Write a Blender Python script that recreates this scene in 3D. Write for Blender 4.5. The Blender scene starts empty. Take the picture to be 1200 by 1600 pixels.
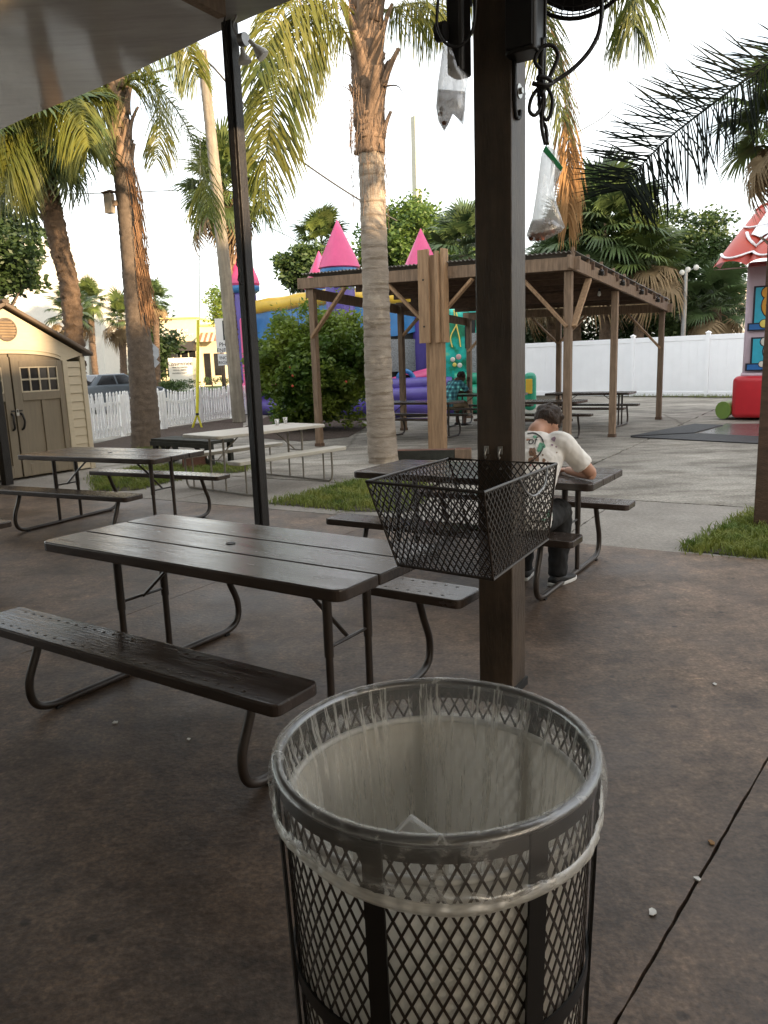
import bpy, bmesh, math, random
import numpy as np
from mathutils import Vector, Matrix, Euler
R = math.radians
rnd = random.Random(7)
scene = bpy.context.scene
COL = scene.collection

# ---------------------------------------------------------------- camera
CAM_H, PITCH, ROLL, FPX = 1.54, 0.192, -0.0345, 1203.0
_fw = Vector((0, math.cos(PITCH), -math.sin(PITCH)))
_u0 = Vector((0, math.sin(PITCH), math.cos(PITCH)))
_r0 = Vector((1, 0, 0))
_rt = _r0 * math.cos(ROLL) + _u0 * math.sin(ROLL)
_up = -_r0 * math.sin(ROLL) + _u0 * math.cos(ROLL)
cd = bpy.data.cameras.new('camera'); co = bpy.data.objects.new('camera', cd); COL.objects.link(co)
m = Matrix.Identity(4)
for i in range(3):
    m[i][0] = _rt[i]; m[i][1] = _up[i]; m[i][2] = -_fw[i]
m[2][3] = CAM_H
co.matrix_world = m
cd.sensor_fit = 'VERTICAL'; cd.sensor_height = 24.0; cd.lens = 24.0 * FPX / 1600.0
cd.clip_start = 0.05; cd.clip_end = 3000
scene.camera = co

# ---------------------------------------------------------------- world, sun, exposure
SUN_EL = R(10); SUN_AZ = math.atan2(0.75, -0.66)      # clockwise from +Y
w = bpy.data.worlds.new('World'); scene.world = w; w.use_nodes = True
nt = w.node_tree; nt.nodes.clear()
N = nt.nodes.new; L = nt.links.new
sky = N('ShaderNodeTexSky'); sky.sky_type = 'NISHITA'; sky.sun_disc = False
sky.sun_elevation = SUN_EL; sky.sun_rotation = SUN_AZ; sky.dust_density = 2.0; sky.air_density = 1.0
tc = N('ShaderNodeTexCoord'); mp = N('ShaderNodeMapping'); mp.inputs['Scale'].default_value = (1, 1, 2.6)
ns = N('ShaderNodeTexNoise'); ns.inputs['Scale'].default_value = 2.2; ns.inputs['Detail'].default_value = 7; ns.inputs['Roughness'].default_value = .55
rp = N('ShaderNodeValToRGB'); rp.color_ramp.elements[0].position = .44; rp.color_ramp.elements[1].position = .60; rp.color_ramp.elements[1].color = (.82, .82, .82, 1)
rp.color_ramp.elements[0].color = (.38, .38, .38, 1)
mx = N('ShaderNodeMix'); mx.data_type = 'RGBA'
mx.inputs['B'].default_value = (6.6, 6.6, 6.5, 1)
bg = N('ShaderNodeBackground'); bg.inputs['Strength'].default_value = 0.10
ow = N('ShaderNodeOutputWorld')
L(tc.outputs['Generated'], mp.inputs['Vector']); L(mp.outputs['Vector'], ns.inputs['Vector'])
L(ns.outputs['Fac'], rp.inputs['Fac']); L(rp.outputs['Color'], mx.inputs['Factor'])
L(sky.outputs['Color'], mx.inputs['A']); L(mx.outputs['Result'], bg.inputs['Color']); L(bg.outputs['Background'], ow.inputs['Surface'])
sd = bpy.data.lights.new('sun', 'SUN'); sd.energy = 3.0; sd.angle = R(.6); sd.color = (1.0, .72, .44)
so = bpy.data.objects.new('sun', sd); COL.objects.link(so)
tosun = Vector((math.sin(SUN_AZ) * math.cos(SUN_EL), math.cos(SUN_AZ) * math.cos(SUN_EL), math.sin(SUN_EL)))
so.rotation_euler = tosun.to_track_quat('Z', 'Y').to_euler(); so.location = (10, -10, 20)
scene.view_settings.view_transform = 'Standard'; scene.view_settings.look = 'None'
scene.view_settings.gamma = 1.0; scene.view_settings.exposure = 2.1
scene.cycles.max_bounces = 6; scene.cycles.transparent_max_bounces = 14

# ---------------------------------------------------------------- helpers
E1 = Vector((.855, -.518, 0)); E2 = Vector((.518, .855, 0)); RZ = math.atan2(-.518, .855)
def E(a, b, z=0.0): return E1 * a + E2 * b + Vector((0, 0, z))
def ray(x, y): return _fw + _rt * ((x - 600) / FPX) - _up * ((y - 800) / FPX)
def G(x, y, z=0.0):
    d = ray(x, y); return Vector((0, 0, CAM_H)) + d * ((z - CAM_H) / d.z)
def PY(x, y, Y):
    d = ray(x, y); return Vector((0, 0, CAM_H)) + d * (Y / d.y)

class MB:
    def __init__(s): s.v = []; s.f = []
    def add(s, vs, fs):
        o = len(s.v); s.v += [tuple(v) for v in vs]; s.f += [tuple(i + o for i in f) for f in fs]; return s
    def box(s, c, d, rot=None):
        x, y, z = d[0] / 2, d[1] / 2, d[2] / 2
        vs = [Vector((a * x, b * y, e * z)) for a in (-1, 1) for b in (-1, 1) for e in (-1, 1)]
        if rot is not None: vs = [rot @ v for v in vs]
        c = Vector(c)
        return s.add([v + c for v in vs], [(0, 1, 3, 2), (4, 6, 7, 5), (0, 4, 5, 1), (2, 3, 7, 6), (0, 2, 6, 4), (1, 5, 7, 3)])
    def bar(s, p, q, w, h, up=(0, 0, 1)):
        p = Vector(p); q = Vector(q); d = (q - p).normalized(); sd = d.cross(Vector(up))
        if sd.length < 1e-4: sd = d.cross(Vector((1, 0, 0)))
        sd.normalize(); u = sd.cross(d)
        a = sd * (w / 2); b = u * (h / 2)
        return s.add([p - a - b, p + a - b, p + a + b, p - a + b, q - a - b, q + a - b, q + a + b, q - a + b],
                     [(3, 2, 1, 0), (4, 5, 6, 7), (0, 1, 5, 4), (1, 2, 6, 5), (2, 3, 7, 6), (3, 0, 4, 7)])
    def tube(s, pts, r, n=8, caps=True, flat=1.0):
        pts = [Vector(p) for p in pts]; k = len(pts)
        rs = [r] * k if not hasattr(r, '__len__') else r
        prev = None; vs = []
        for i, p in enumerate(pts):
            t = (pts[min(i + 1, k - 1)] - pts[max(i - 1, 0)])
            if t.length < 1e-9: t = Vector((0, 0, 1))
            t.normalize()
            if prev is None:
                a = Vector((0, 0, 1)) if abs(t.z) < .9 else Vector((1, 0, 0))
                x = t.cross(a).normalized()
            else:
                x = prev - t * prev.dot(t)
                if x.length < 1e-6: x = t.cross(Vector((.3, .5, .8)))
                x.normalize()
            prev = x; y = t.cross(x)
            for j in range(n):
                a = 2 * math.pi * j / n
                vs.append(p + x * (math.cos(a) * rs[i]) + y * (math.sin(a) * rs[i] * flat))
        fs = [(i * n + j, i * n + (j + 1) % n, (i + 1) * n + (j + 1) % n, (i + 1) * n + j) for i in range(k - 1) for j in range(n)]
        if caps: fs += [tuple(range(n))[::-1], tuple((k - 1) * n + j for j in range(n))]
        return s.add(vs, fs)
    def ring(s, c, r, rr, n=48, m=6, axis=None):
        c = Vector(c); vs = []; fs = []
        q = axis.to_track_quat('Z', 'Y') if axis is not None else None
        for i in range(n):
            a = 2 * math.pi * i / n
            for j in range(m):
                b = 2 * math.pi * j / m
                v = Vector(((r + rr * math.cos(b)) * math.cos(a), (r + rr * math.cos(b)) * math.sin(a), rr * math.sin(b)))
                vs.append((q @ v if q else v) + c)
                fs.append((i * m + j, ((i + 1) % n) * m + j, ((i + 1) % n) * m + (j + 1) % m, i * m + (j + 1) % m))
        return s.add(vs, fs)
    def lathe(s, prof, n=24, c=(0, 0, 0), caps=True):
        c = Vector(c); k = len(prof)
        vs = [c + Vector((r * math.cos(2 * math.pi * j / n), r * math.sin(2 * math.pi * j / n), z)) for r, z in prof for j in range(n)]
        fs = [(i * n + j, i * n + (j + 1) % n, (i + 1) * n + (j + 1) % n, (i + 1) * n + j) for i in range(k - 1) for j in range(n)]
        if caps: fs += [tuple(range(n))[::-1], tuple((k - 1) * n + j for j in range(n))]
        return s.add(vs, fs)
    def prism(s, poly, z0, z1, fn=None):
        n = len(poly)
        vs = [Vector((x, y, z0)) for x, y in poly] + [Vector((x, y, z1)) for x, y in poly]
        if fn: vs = [fn(v) for v in vs]
        return s.add(vs, [tuple(range(n))[::-1], tuple(range(n, 2 * n))] + [(i, (i + 1) % n, n + (i + 1) % n, n + i) for i in range(n)])
    def ball(s, c, r, nu=14, nv=9, rot=None):
        r = (r, r, r) if not hasattr(r, '__len__') else r; c = Vector(c)
        vs = []
        for i in range(1, nv):
            t = math.pi * i / nv
            for j in range(nu):
                a = 2 * math.pi * j / nu
                vs.append(Vector((r[0] * math.sin(t) * math.cos(a), r[1] * math.sin(t) * math.sin(a), r[2] * math.cos(t))))
        vs += [Vector((0, 0, r[2])), Vector((0, 0, -r[2]))]
        if rot is not None: vs = [rot @ v for v in vs]
        fs = [(i * nu + j, (i + 1) * nu + j, (i + 1) * nu + (j + 1) % nu, i * nu + (j + 1) % nu) for i in range(nv - 2) for j in range(nu)]
        T = (nv - 1) * nu
        fs += [(T, j, (j + 1) % nu) for j in range(nu)] + [(T + 1, (nv - 2) * nu + (j + 1) % nu, (nv - 2) * nu + j) for j in range(nu)]
        return s.add([v + c for v in vs], fs)
    def grid(s, fn, nu, nv, closed=False):
        vs = [fn(i / nu, j / nv) for j in range(nv + 1) for i in range(nu if closed else nu + 1)]
        W = nu if closed else nu + 1
        return s.add(vs, [(j * W + i, j * W + (i + 1) % W, (j + 1) * W + (i + 1) % W, (j + 1) * W + i) for j in range(nv) for i in range(nu)])
    def mesh(s, name):
        me = bpy.data.meshes.new(name); me.from_pydata(s.v, [], s.f); me.update(); return me
    def build(s, name, mat, parent=None, smooth=False, bevel=0, loc=None, rot=None, remesh=0, seg=2):
        me = s.mesh(name); me.materials.append(M[mat])
        bm = bmesh.new(); bm.from_mesh(me); bmesh.ops.recalc_face_normals(bm, faces=bm.faces); bm.to_mesh(me); bm.free()
        if smooth:
            me.polygons.foreach_set('use_smooth', [True] * len(me.polygons))
            if smooth == 'auto':
                me.set_sharp_from_angle(angle=R(38))
        o = bpy.data.objects.new(name, me); COL.objects.link(o)
        if parent: o.parent = parent
        if loc is not None: o.location = loc
        if rot is not None: o.rotation_euler = rot
        if remesh:
            md = o.modifiers.new('r', 'REMESH'); md.mode = 'VOXEL'; md.voxel_size = remesh; md.use_smooth_shade = True
            md = o.modifiers.new('s', 'SMOOTH'); md.iterations = 8; md.factor = .5
        if bevel:
            md = o.modifiers.new('b', 'BEVEL'); md.width = bevel; md.segments = seg; md.limit_method = 'ANGLE'; md.angle_limit = R(40)
        return o

def tag(o, label=None, cat=None, group=None, kind=None):
    if label: o['label'] = label
    if cat: o['category'] = cat
    if group: o['group'] = group
    if kind: o['kind'] = kind
    return o
def thing(name, label, cat, loc=(0, 0, 0), rz=0.0, group=None):
    o = bpy.data.objects.new(name, None); COL.objects.link(o); o.location = loc; o.rotation_euler = (0, 0, rz)
    o.empty_display_size = .1
    return tag(o, label, cat, group)
def copy_tree(o, parent=None):
    c = o.copy(); COL.objects.link(c); c.parent = parent
    for ch in list(o.children): copy_tree(ch, c)
    return c
def place(src, name_first, loc, rz, label, group=None):
    c = copy_tree(src); c.location = loc; c.rotation_euler = (0, 0, rz); c['label'] = label
    if group: c['group'] = group
    return c
def bez(pts, n=12):
    pts = [Vector(p) for p in pts]; out = []
    P = [pts[0] * 2 - pts[1]] + pts + [pts[-1] * 2 - pts[-2]]
    for i in range(1, len(P) - 2):
        for k in range(n):
            t = k / n; a, b, c, d = P[i - 1], P[i], P[i + 1], P[i + 2]
            out.append(.5 * ((2 * b) + (c - a) * t + (2 * a - 5 * b + 4 * c - d) * t * t + (3 * b - a - 3 * c + d) * t ** 3))
    out.append(pts[-1]); return out

# ---------------------------------------------------------------- materials
M = {}
def mat(name, col, rough=.6, var=.18, scale=6.0, bump=0.0, bscale=40.0, metal=0.0, spec=.5, stretch=(1, 1, 1), col2=None, trans=0.0,
        objrand=0.0, detail=5, coat=0.0, lo=.3, hi=.7, rvar=0.0, alpha=1.0):
    m = bpy.data.materials.new(name); m.use_nodes = True; t = m.node_tree; N = t.nodes.new; L = t.links.new
    b = t.nodes['Principled BSDF']; out = t.nodes['Material Output']
    tc = N('ShaderNodeTexCoord'); mp = N('ShaderNodeMapping'); mp.inputs['Scale'].default_value = stretch
    L(tc.outputs['Object'], mp.inputs['Vector'])
    n1 = N('ShaderNodeTexNoise'); n1.inputs['Scale'].default_value = scale; n1.inputs['Detail'].default_value = detail; n1.inputs['Roughness'].default_value = .6
    L(mp.outputs['Vector'], n1.inputs['Vector'])
    r = N('ShaderNodeValToRGB'); r.color_ramp.elements[0].position = lo; r.color_ramp.elements[1].position = hi
    c2 = col2 if col2 else tuple(min(1, c * (1 + var)) for c in col); c1 = tuple(c * (1 - var) for c in col) if not col2 else col
    r.color_ramp.elements[0].color = (*c1, 1); r.color_ramp.elements[1].color = (*c2, 1)
    L(n1.outputs['Fac'], r.inputs['Fac']); src = r.outputs['Color']
    if objrand:
        oi = N('ShaderNodeObjectInfo'); mr = N('ShaderNodeMapRange'); mr.inputs['To Min'].default_value = 1 - objrand; mr.inputs['To Max'].default_value = 1 + objrand
        L(oi.outputs['Random'], mr.inputs['Value']); mm = N('ShaderNodeMix'); mm.data_type = 'RGBA'; mm.blend_type = 'MULTIPLY'; mm.inputs['Factor'].default_value = 1
        L(src, mm.inputs['A']); L(mr.outputs['Result'], mm.inputs['B']); src = mm.outputs['Result']
    L(src, b.inputs['Base Color'])
    b.inputs['Roughness'].default_value = rough; b.inputs['Metallic'].default_value = metal; b.inputs['Specular IOR Level'].default_value = spec
    if rvar:
        mr = N('ShaderNodeMapRange'); mr.inputs['To Min'].default_value = max(.03, rough - rvar); mr.inputs['To Max'].default_value = min(1, rough + rvar); mr.inputs['From Min'].default_value = .3; mr.inputs['From Max'].default_value = .7
        L(n1.outputs['Fac'], mr.inputs['Value']); L(mr.outputs['Result'], b.inputs['Roughness'])
    if coat: b.inputs['Coat Weight'].default_value = coat
    if bump:
        n2 = N('ShaderNodeTexNoise'); n2.inputs['Scale'].default_value = bscale; n2.inputs['Detail'].default_value = 4
        L(mp.outputs['Vector'], n2.inputs['Vector'])
        bp = N('ShaderNodeBump'); bp.inputs['Strength'].default_value = bump; bp.inputs['Distance'].default_value = .02
        L(n2.outputs['Fac'], bp.inputs['Height']); L(bp.outputs['Normal'], b.inputs['Normal'])
    if trans:
        tr = N('ShaderNodeBsdfTranslucent'); L(src, tr.inputs['Color']); ms = N('ShaderNodeMixShader'); ms.inputs['Fac'].default_value = trans
        L(b.outputs['BSDF'], ms.inputs[1]); L(tr.outputs['BSDF'], ms.inputs[2]); L(ms.outputs['Shader'], out.inputs['Surface'])
    M[name] = m; return m
def nodes(name):
    t = M[name].node_tree
    return t, t.nodes.new, t.links.new, t.nodes['Principled BSDF'], t.nodes['Material Output']

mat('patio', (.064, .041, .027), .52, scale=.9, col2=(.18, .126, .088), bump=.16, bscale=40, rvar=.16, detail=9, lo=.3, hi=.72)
mat('walk', (.20, .18, .155), .8, scale=1.1, col2=(.35, .32, .28), bump=.4, bscale=60, detail=9)
mat('yard', (.19, .172, .145), .85, scale=.55, col2=(.40, .37, .32), bump=.6, bscale=45, detail=10, lo=.36, hi=.66)
mat('asphalt', (.07, .07, .072), .85, var=.25, scale=2, bump=.3, bscale=80)
mat('lawn', (.045, .085, .02), .9, var=.5, scale=3, bump=.6, bscale=60)
mat('mulch', (.055, .035, .024), .95, var=.5, scale=14, bump=1.0, bscale=60)
mat('soil', (.06, .05, .032), .95, var=.4, scale=10, bump=.8, bscale=50)
mat('mat_rubber', (.022, .023, .026), .6, var=.3, scale=8, bump=.5, bscale=90)
mat('wet', (.10, .095, .09), .22, var=.3, scale=2, bump=.15, bscale=30)
mat('plastic_brown', (.046, .033, .026), .22, var=.22, scale=2.2, bump=.10, bscale=9, stretch=(1.2, 12, 4), rvar=.07, objrand=.18)
mat('plastic_edge', (.055, .043, .036), .42, var=.12, scale=6, bump=.05)
mat('tube_brown', (.036, .026, .020), .36, var=.15, scale=12, spec=.5)
mat('plastic_pale', (.42, .39, .33), .45, var=.12, scale=4, bump=.08, bscale=20, stretch=(1, 6, 1))
mat('tube_grey', (.22, .20, .17), .45, var=.2, scale=12)
mat('post_brown', (.075, .052, .034), .42, var=.25, scale=7, bump=.25, bscale=30, stretch=(4, 4, .5))
mat('post_black', (.009, .007, .006), .5, var=.4, scale=8, bump=.4, bscale=30, stretch=(4, 4, .6))
mat('wood_warm', (.34, .215, .120), .75, var=.28, scale=4, bump=.35, bscale=24, stretch=(7, 7, .7), objrand=.15)
mat('wood_old', (.215, .148, .098), .8, var=.32, scale=4, bump=.4, bscale=24, stretch=(6, 6, .8), objrand=.2)
mat('wood_dark', (.10, .06, .038), .8, var=.3, scale=4, bump=.4, bscale=24, stretch=(2, 6, 6), objrand=.2)
mat('wood_red', (.16, .075, .05), .85, var=.4, scale=5, bump=.4, bscale=30)
mat('wood_black', (.025, .026, .02), .8, var=.4, scale=8, bump=.4, bscale=30)
mat('tin', (.20, .185, .165), .5, var=.4, scale=2, metal=.4, objrand=.1)
mat('roofpanel', (.42, .415, .40), .09, var=.10, scale=1.2, bump=.12, bscale=2.6, rvar=.03, spec=.9)
mat('black_metal', (.007, .006, .005), .42, var=.2, spec=.5)
mat('mesh_brown', (.026, .017, .012), .38, var=.3, scale=30)
mat('grey_metal', (.28, .28, .28), .4, var=.1, metal=.8)
mat('steel', (.5, .49, .46), .35, var=.15, metal=1.0)
mat('rim_metal', (.10, .095, .09), .28, var=.2, metal=.7)
mat('cable', (.010, .009, .009), .45)
mat('wire', (.03, .03, .03), .6)
mat('white_vinyl', (.92, .93, .95), .35, var=.03, scale=2)
mat('white_paint', (.84, .84, .82), .55, var=.08, scale=10)
mat('bulb_white', (.62, .61, .57), .35, var=.05)
mat('shed_tan', (.50, .43, .31), .6, var=.06, scale=8, bump=.06, bscale=60, stretch=(1, 1, 4))
mat('shed_door', (.20, .165, .115), .55, var=.1, scale=5, bump=.1, bscale=50, stretch=(5, 5, .6))
mat('shed_roof', (.12, .09, .065), .6, var=.15)
mat('shed_slat', (.26, .19, .12), .6)
mat('glass_dark', (.02, .02, .022), .08, var=.3, scale=3)
mat('bark_queen', (.26, .215, .17), .9, scale=5, col2=(.36, .31, .255), bump=.5, bscale=30, stretch=(1, 1, 3))
mat('bark_ring', (.13, .10, .075), .95, var=.3, scale=10, bump=.5)
mat('bark_sabal', (.11, .074, .048), .95, var=.35, scale=7, bump=.9, bscale=30)
mat('boot', (.21, .14, .092), .85, var=.4, scale=5, bump=.5, bscale=26, stretch=(3, 3, .6), objrand=.3)
mat('fiber', (.27, .15, .075), .85, var=.35, scale=9, stretch=(3, 3, .4))
mat('leaf_queen', (.06, .10, .020), .5, scale=1.3, col2=(.19, .18, .022), trans=.35, objrand=.25)
mat('leaf_dry', (.34, .19, .075), .8, var=.3, scale=3, trans=.25)
mat('leaf_sabal', (.055, .092, .026), .5, scale=1.5, col2=(.12, .155, .04), trans=.25, objrand=.45)
mat('leaf_sabal_dark', (.042, .075, .026), .5, scale=1.5, col2=(.08, .12, .042), trans=.2, objrand=.4)
mat('leaf_sabal_dry', (.24, .17, .09), .8, var=.3, scale=2, trans=.2, objrand=.3)
mat('leaf_date', (.006, .009, .006), .95, var=.3, scale=3, spec=.15)
mat('leaf_bush', (.075, .15, .022), .5, scale=.9, col2=(.24, .30, .04), trans=.4, lo=.4, hi=.65)
mat('leaf_tree', (.035, .068, .018), .55, scale=.6, col2=(.07, .115, .028), trans=.25)
mat('leaf_feather', (.07, .13, .025), .55, scale=.7, col2=(.12, .19, .04), trans=.35)
mat('leaf_oak', (.022, .045, .014), .55, scale=.6, col2=(.05, .085, .02), trans=.2)
mat('branch', (.10, .075, .055), .9, var=.3)
mat('pole_wood', (.23, .20, .155), .9, var=.3, scale=3, bump=.5, bscale=30, stretch=(5, 5, .4))
mat('concrete_pole', (.50, .48, .38), .8, var=.1)
mat('flower', (.6, .09, .05), .6)
mat('pvc_pink', (.60, .07, .21), .40, var=.12, scale=2, bump=.35, bscale=2.5)
mat('pvc_blue', (.03, .17, .42), .38, var=.2, scale=2, bump=.5, bscale=3)
mat('pvc_yellow', (.70, .46, .05), .4, var=.12, scale=2, bump=.3, bscale=3)
mat('pvc_purple', (.09, .065, .30), .35, var=.2, scale=2, bump=.45, bscale=3)
mat('pvc_red', (.50, .02, .03), .36, var=.15, scale=1.5, bump=.35, bscale=2.5)
mat('pvc_roof', (.33, .018, .012), .45, scale=.8, col2=(.42, .055, .02), bump=.3, bscale=3)
mat('pvc_lilac', (.54, .43, .49), .45, var=.1, scale=1.5, bump=.4, bscale=3)
mat('pvc_green', (.02, .28, .17), .38, var=.12, scale=1, bump=.15, bscale=3)
mat('pvc_lime', (.16, .26, .05), .5, var=.1)
mat('pvc_white', (.72, .72, .74), .45, var=.04)
mat('net_black', (.012, .013, .014), .8, var=.3)
mat('net_grey', (.22, .23, .24), .8, var=.35, scale=30, detail=2)
mat('bear_orange', (.62, .29, .03), .5, var=.05); mat('bear_cream', (.62, .60, .54), .5, var=.04); mat('bear_yellow', (.70, .56, .12), .5, var=.05)
mat('flower_pink', (.60, .36, .36), .5)
mat('win_cyan', (.03, .36, .50), .45, var=.1); mat('win_blue', (.02, .13, .38), .45, var=.1); mat('ink', (.008, .009, .02), .5)
mat('skin_light', (.50, .27, .18), .5, var=.07, scale=6); mat('skin_dark', (.09, .045, .028), .45, var=.1)
mat('hair_brown', (.045, .026, .016), .5, var=.5, scale=20, bump=.8, bscale=60, stretch=(3, 3, 1)); mat('hair_black', (.015, .012, .010), .7, var=.4, scale=60, bump=.5, bscale=80)
mat('cloth_black', (.005, .005, .0055), .8, var=.3, bump=.2, bscale=12); mat('cloth_khaki', (.24, .19, .12), .85, bump=.2, bscale=12)
mat('cloth_grey', (.22, .22, .23), .85, bump=.2, bscale=12); mat('cloth_denim', (.05, .07, .10), .85, bump=.2, bscale=12)
mat('shoe_black', (.012, .012, .013), .6); mat('shoe_white', (.62, .61, .58), .6, var=.08); mat('tattoo', (.11, .085, .08), .5)
mat('copper', (.28, .075, .03), .3, var=.4, scale=60, metal=.8); mat('zip_green', (.01, .30, .10), .4)
mat('wall_white', (.62, .60, .54), .7, var=.05); mat('stucco', (.62, .55, .38), .85, var=.06, scale=3, bump=.2)
mat('stucco_cap', (.66, .60, .18), .8, var=.05); mat('awning_brown', (.035, .028, .022), .7); mat('awning_red', (.30, .12, .06), .7, var=.2); mat('awning_cream', (.60, .50, .32), .7)
mat('apartment', (.62, .58, .50), .8, var=.05); mat('hedge', (.05, .10, .02), .9, var=.5, scale=6, bump=1, bscale=30)
mat('car_paint', (.085, .10, .115), .28, var=.05, metal=.35, coat=.4); mat('car_dark', (.02, .02, .022), .5); mat('tail_red', (.45, .02, .02), .2); mat('plate', (.5, .48, .36), .5)
mat('sign_white', (.70, .70, .68), .5, var=.04); mat('sign_grey', (.30, .31, .32), .5, metal=.5); mat('ink_black', (.015, .015, .015), .5)
mat('lamp_red', (.5, .02, .02), .4); mat('lamp_green', (.02, .30, .10), .4)
mat('tissue', (.80, .78, .74), .8, var=.04, trans=.5)
mat('plaster_white', (.78, .74, .66), .85, var=.05)
mat('paper', (.72, .70, .66), .8, var=.05, bump=.2, bscale=30); mat('yellow_guard', (.62, .56, .03), .5, var=.06)
mat('tan_wall', (.30, .25, .19), .85, var=.1, scale=2)
mat('grass_blade', (.08, .15, .02), .6, scale=3.5, col2=(.28, .29, .06), trans=.3)
mat('birdhouse', (.30, .27, .23), .8, var=.15)
# ---- custom materials
def ramp(N, stops, interp='LINEAR'):
    r = N('ShaderNodeValToRGB'); e = r.color_ramp; e.interpolation = interp
    while len(e.elements) < len(stops): e.elements.new(.5)
    for k, (p, c) in enumerate(stops): e.elements[k].position = p; e.elements[k].color = (*c, 1) if len(c) == 3 else c
    return r
def overlay(name, scale, stops, blend='MULTIPLY', kind='noise', fac=1.0, coord='Object', vscale=(1, 1, 1)):
    t, N, L, b, out = nodes(name)
    tc = N('ShaderNodeTexCoord'); mp = N('ShaderNodeMapping'); mp.inputs['Scale'].default_value = vscale
    L(tc.outputs[coord], mp.inputs['Vector'])
    if kind == 'noise':
        n = N('ShaderNodeTexNoise'); n.inputs['Scale'].default_value = scale; n.inputs['Detail'].default_value = 6; n.inputs['Roughness'].default_value = .65; o = n.outputs['Fac']
    else:
        n = N('ShaderNodeTexVoronoi'); n.inputs['Scale'].default_value = scale
        if kind == 'crack': n.feature = 'DISTANCE_TO_EDGE'
        o = n.outputs['Distance']
    if kind == 'crack':
        nz = N('ShaderNodeTexNoise'); nz.inputs['Scale'].default_value = scale * 3; nz.inputs['Detail'].default_value = 6
        L(mp.outputs['Vector'], nz.inputs['Vector']); mxv = N('ShaderNodeMix'); mxv.data_type = 'RGBA'; mxv.inputs['Factor'].default_value = .25
        L(mp.outputs['Vector'], mxv.inputs['A']); L(nz.outputs['Color'], mxv.inputs['B']); L(mxv.outputs['Result'], n.inputs['Vector'])
    else: L(mp.outputs['Vector'], n.inputs['Vector'])
    r = ramp(N, stops); L(o, r.inputs['Fac'])
    src = b.inputs['Base Color'].links[0].from_socket
    mm = N('ShaderNodeMix'); mm.data_type = 'RGBA'; mm.blend_type = blend; mm.inputs['Factor'].default_value = fac
    L(src, mm.inputs['A']); L(r.outputs['Color'], mm.inputs['B']); L(mm.outputs['Result'], b.inputs['Base Color'])
W1 = (1, 1, 1)
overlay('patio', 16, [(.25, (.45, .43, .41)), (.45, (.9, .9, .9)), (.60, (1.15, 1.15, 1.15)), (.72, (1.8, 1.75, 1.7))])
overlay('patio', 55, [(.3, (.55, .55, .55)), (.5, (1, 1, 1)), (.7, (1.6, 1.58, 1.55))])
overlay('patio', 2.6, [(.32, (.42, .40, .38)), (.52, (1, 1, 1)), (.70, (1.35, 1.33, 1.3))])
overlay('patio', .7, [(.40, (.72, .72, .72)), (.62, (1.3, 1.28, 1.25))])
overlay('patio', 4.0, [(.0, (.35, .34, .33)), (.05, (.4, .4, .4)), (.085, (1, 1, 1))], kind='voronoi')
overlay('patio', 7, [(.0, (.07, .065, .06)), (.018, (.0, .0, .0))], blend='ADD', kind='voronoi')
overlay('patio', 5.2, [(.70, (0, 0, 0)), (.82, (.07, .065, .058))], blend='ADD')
overlay('walk', 30, [(.3, (.7, .7, .7)), (.7, (1.15, 1.15, 1.15))])
overlay('yard', 34, [(.3, (.55, .55, .55)), (.52, (1, 1, 1)), (.72, (1.5, 1.5, 1.5))])
overlay('yard', 1.6, [(.36, (.5, .48, .45)), (.56, (1, 1, 1))], vscale=(.7, 1.6, 1))
overlay('yard', .16, [(.0, (.55, .53, .5)), (.006, (1, 1, 1))], kind='crack')
overlay('roofpanel', 3, [(.3, (.8, .8, .8)), (.7, (1.1, 1.1, 1.1))], vscale=(.3, 2, 1))
overlay('bark_queen', 1, [(.38, (.62, .58, .52)), (.5, (1, 1, 1))], vscale=(1.5, 1.5, 16))
overlay('bark_queen', 2.2, [(.56, (1, 1, 1)), (.62, (1.35, 1.35, 1.32))])
overlay('post_brown', 4, [(.3, (.6, .6, .6)), (.6, (1.1, 1.1, 1.1))])
overlay('pole_wood', 1.2, [(.3, (.7, .7, .7)), (.6, (1.1, 1.1, 1.1))])

def shader_mat(name):
    m = bpy.data.materials.new(name); m.use_nodes = True; M[name] = m; return nodes(name)
# paint-splashed T-shirt
t, N, L, b, out = shader_mat('tee'); b.inputs['Roughness'].default_value = .85
tc = N('ShaderNodeTexCoord')
b.inputs['Base Color'].default_value = (.84, .81, .76, 1)
n = N('ShaderNodeTexNoise'); n.inputs['Scale'].default_value = 9; L(tc.outputs['Object'], n.inputs['Vector'])
bp = N('ShaderNodeBump'); bp.inputs['Strength'].default_value = .5; bp.inputs['Distance'].default_value = .03; L(n.outputs['Fac'], bp.inputs['Height']); L(bp.outputs['Normal'], b.inputs['Normal'])
# teal plaid
t, N, L, b, out = shader_mat('plaid'); b.inputs['Roughness'].default_value = .85
tc = N('ShaderNodeTexCoord'); cur = None
for k, (ax, sc) in enumerate((('X', 11), ('Z', 11), ('Y', 11))):
    wv = N('ShaderNodeTexWave'); wv.bands_direction = ax; wv.inputs['Scale'].default_value = sc / 3.1; wv.inputs['Distortion'].default_value = .6; L(tc.outputs['Object'], wv.inputs['Vector'])
    r = ramp(N, [(.25, (.6, .65, .7)), (.5, W1), (.86, W1), (.95, (1.7, 1.6, 1.5))]); L(wv.outputs['Fac'], r.inputs['Fac'])
    mm = N('ShaderNodeMix'); mm.data_type = 'RGBA'; mm.blend_type = 'MULTIPLY'; mm.inputs['Factor'].default_value = 1
    if cur is None: mm.inputs['A'].default_value = (.10, .36, .44, 1)
    else: L(cur, mm.inputs['A'])
    L(r.outputs['Color'], mm.inputs['B']); cur = mm.outputs['Result']
L(cur, b.inputs['Base Color'])
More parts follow.
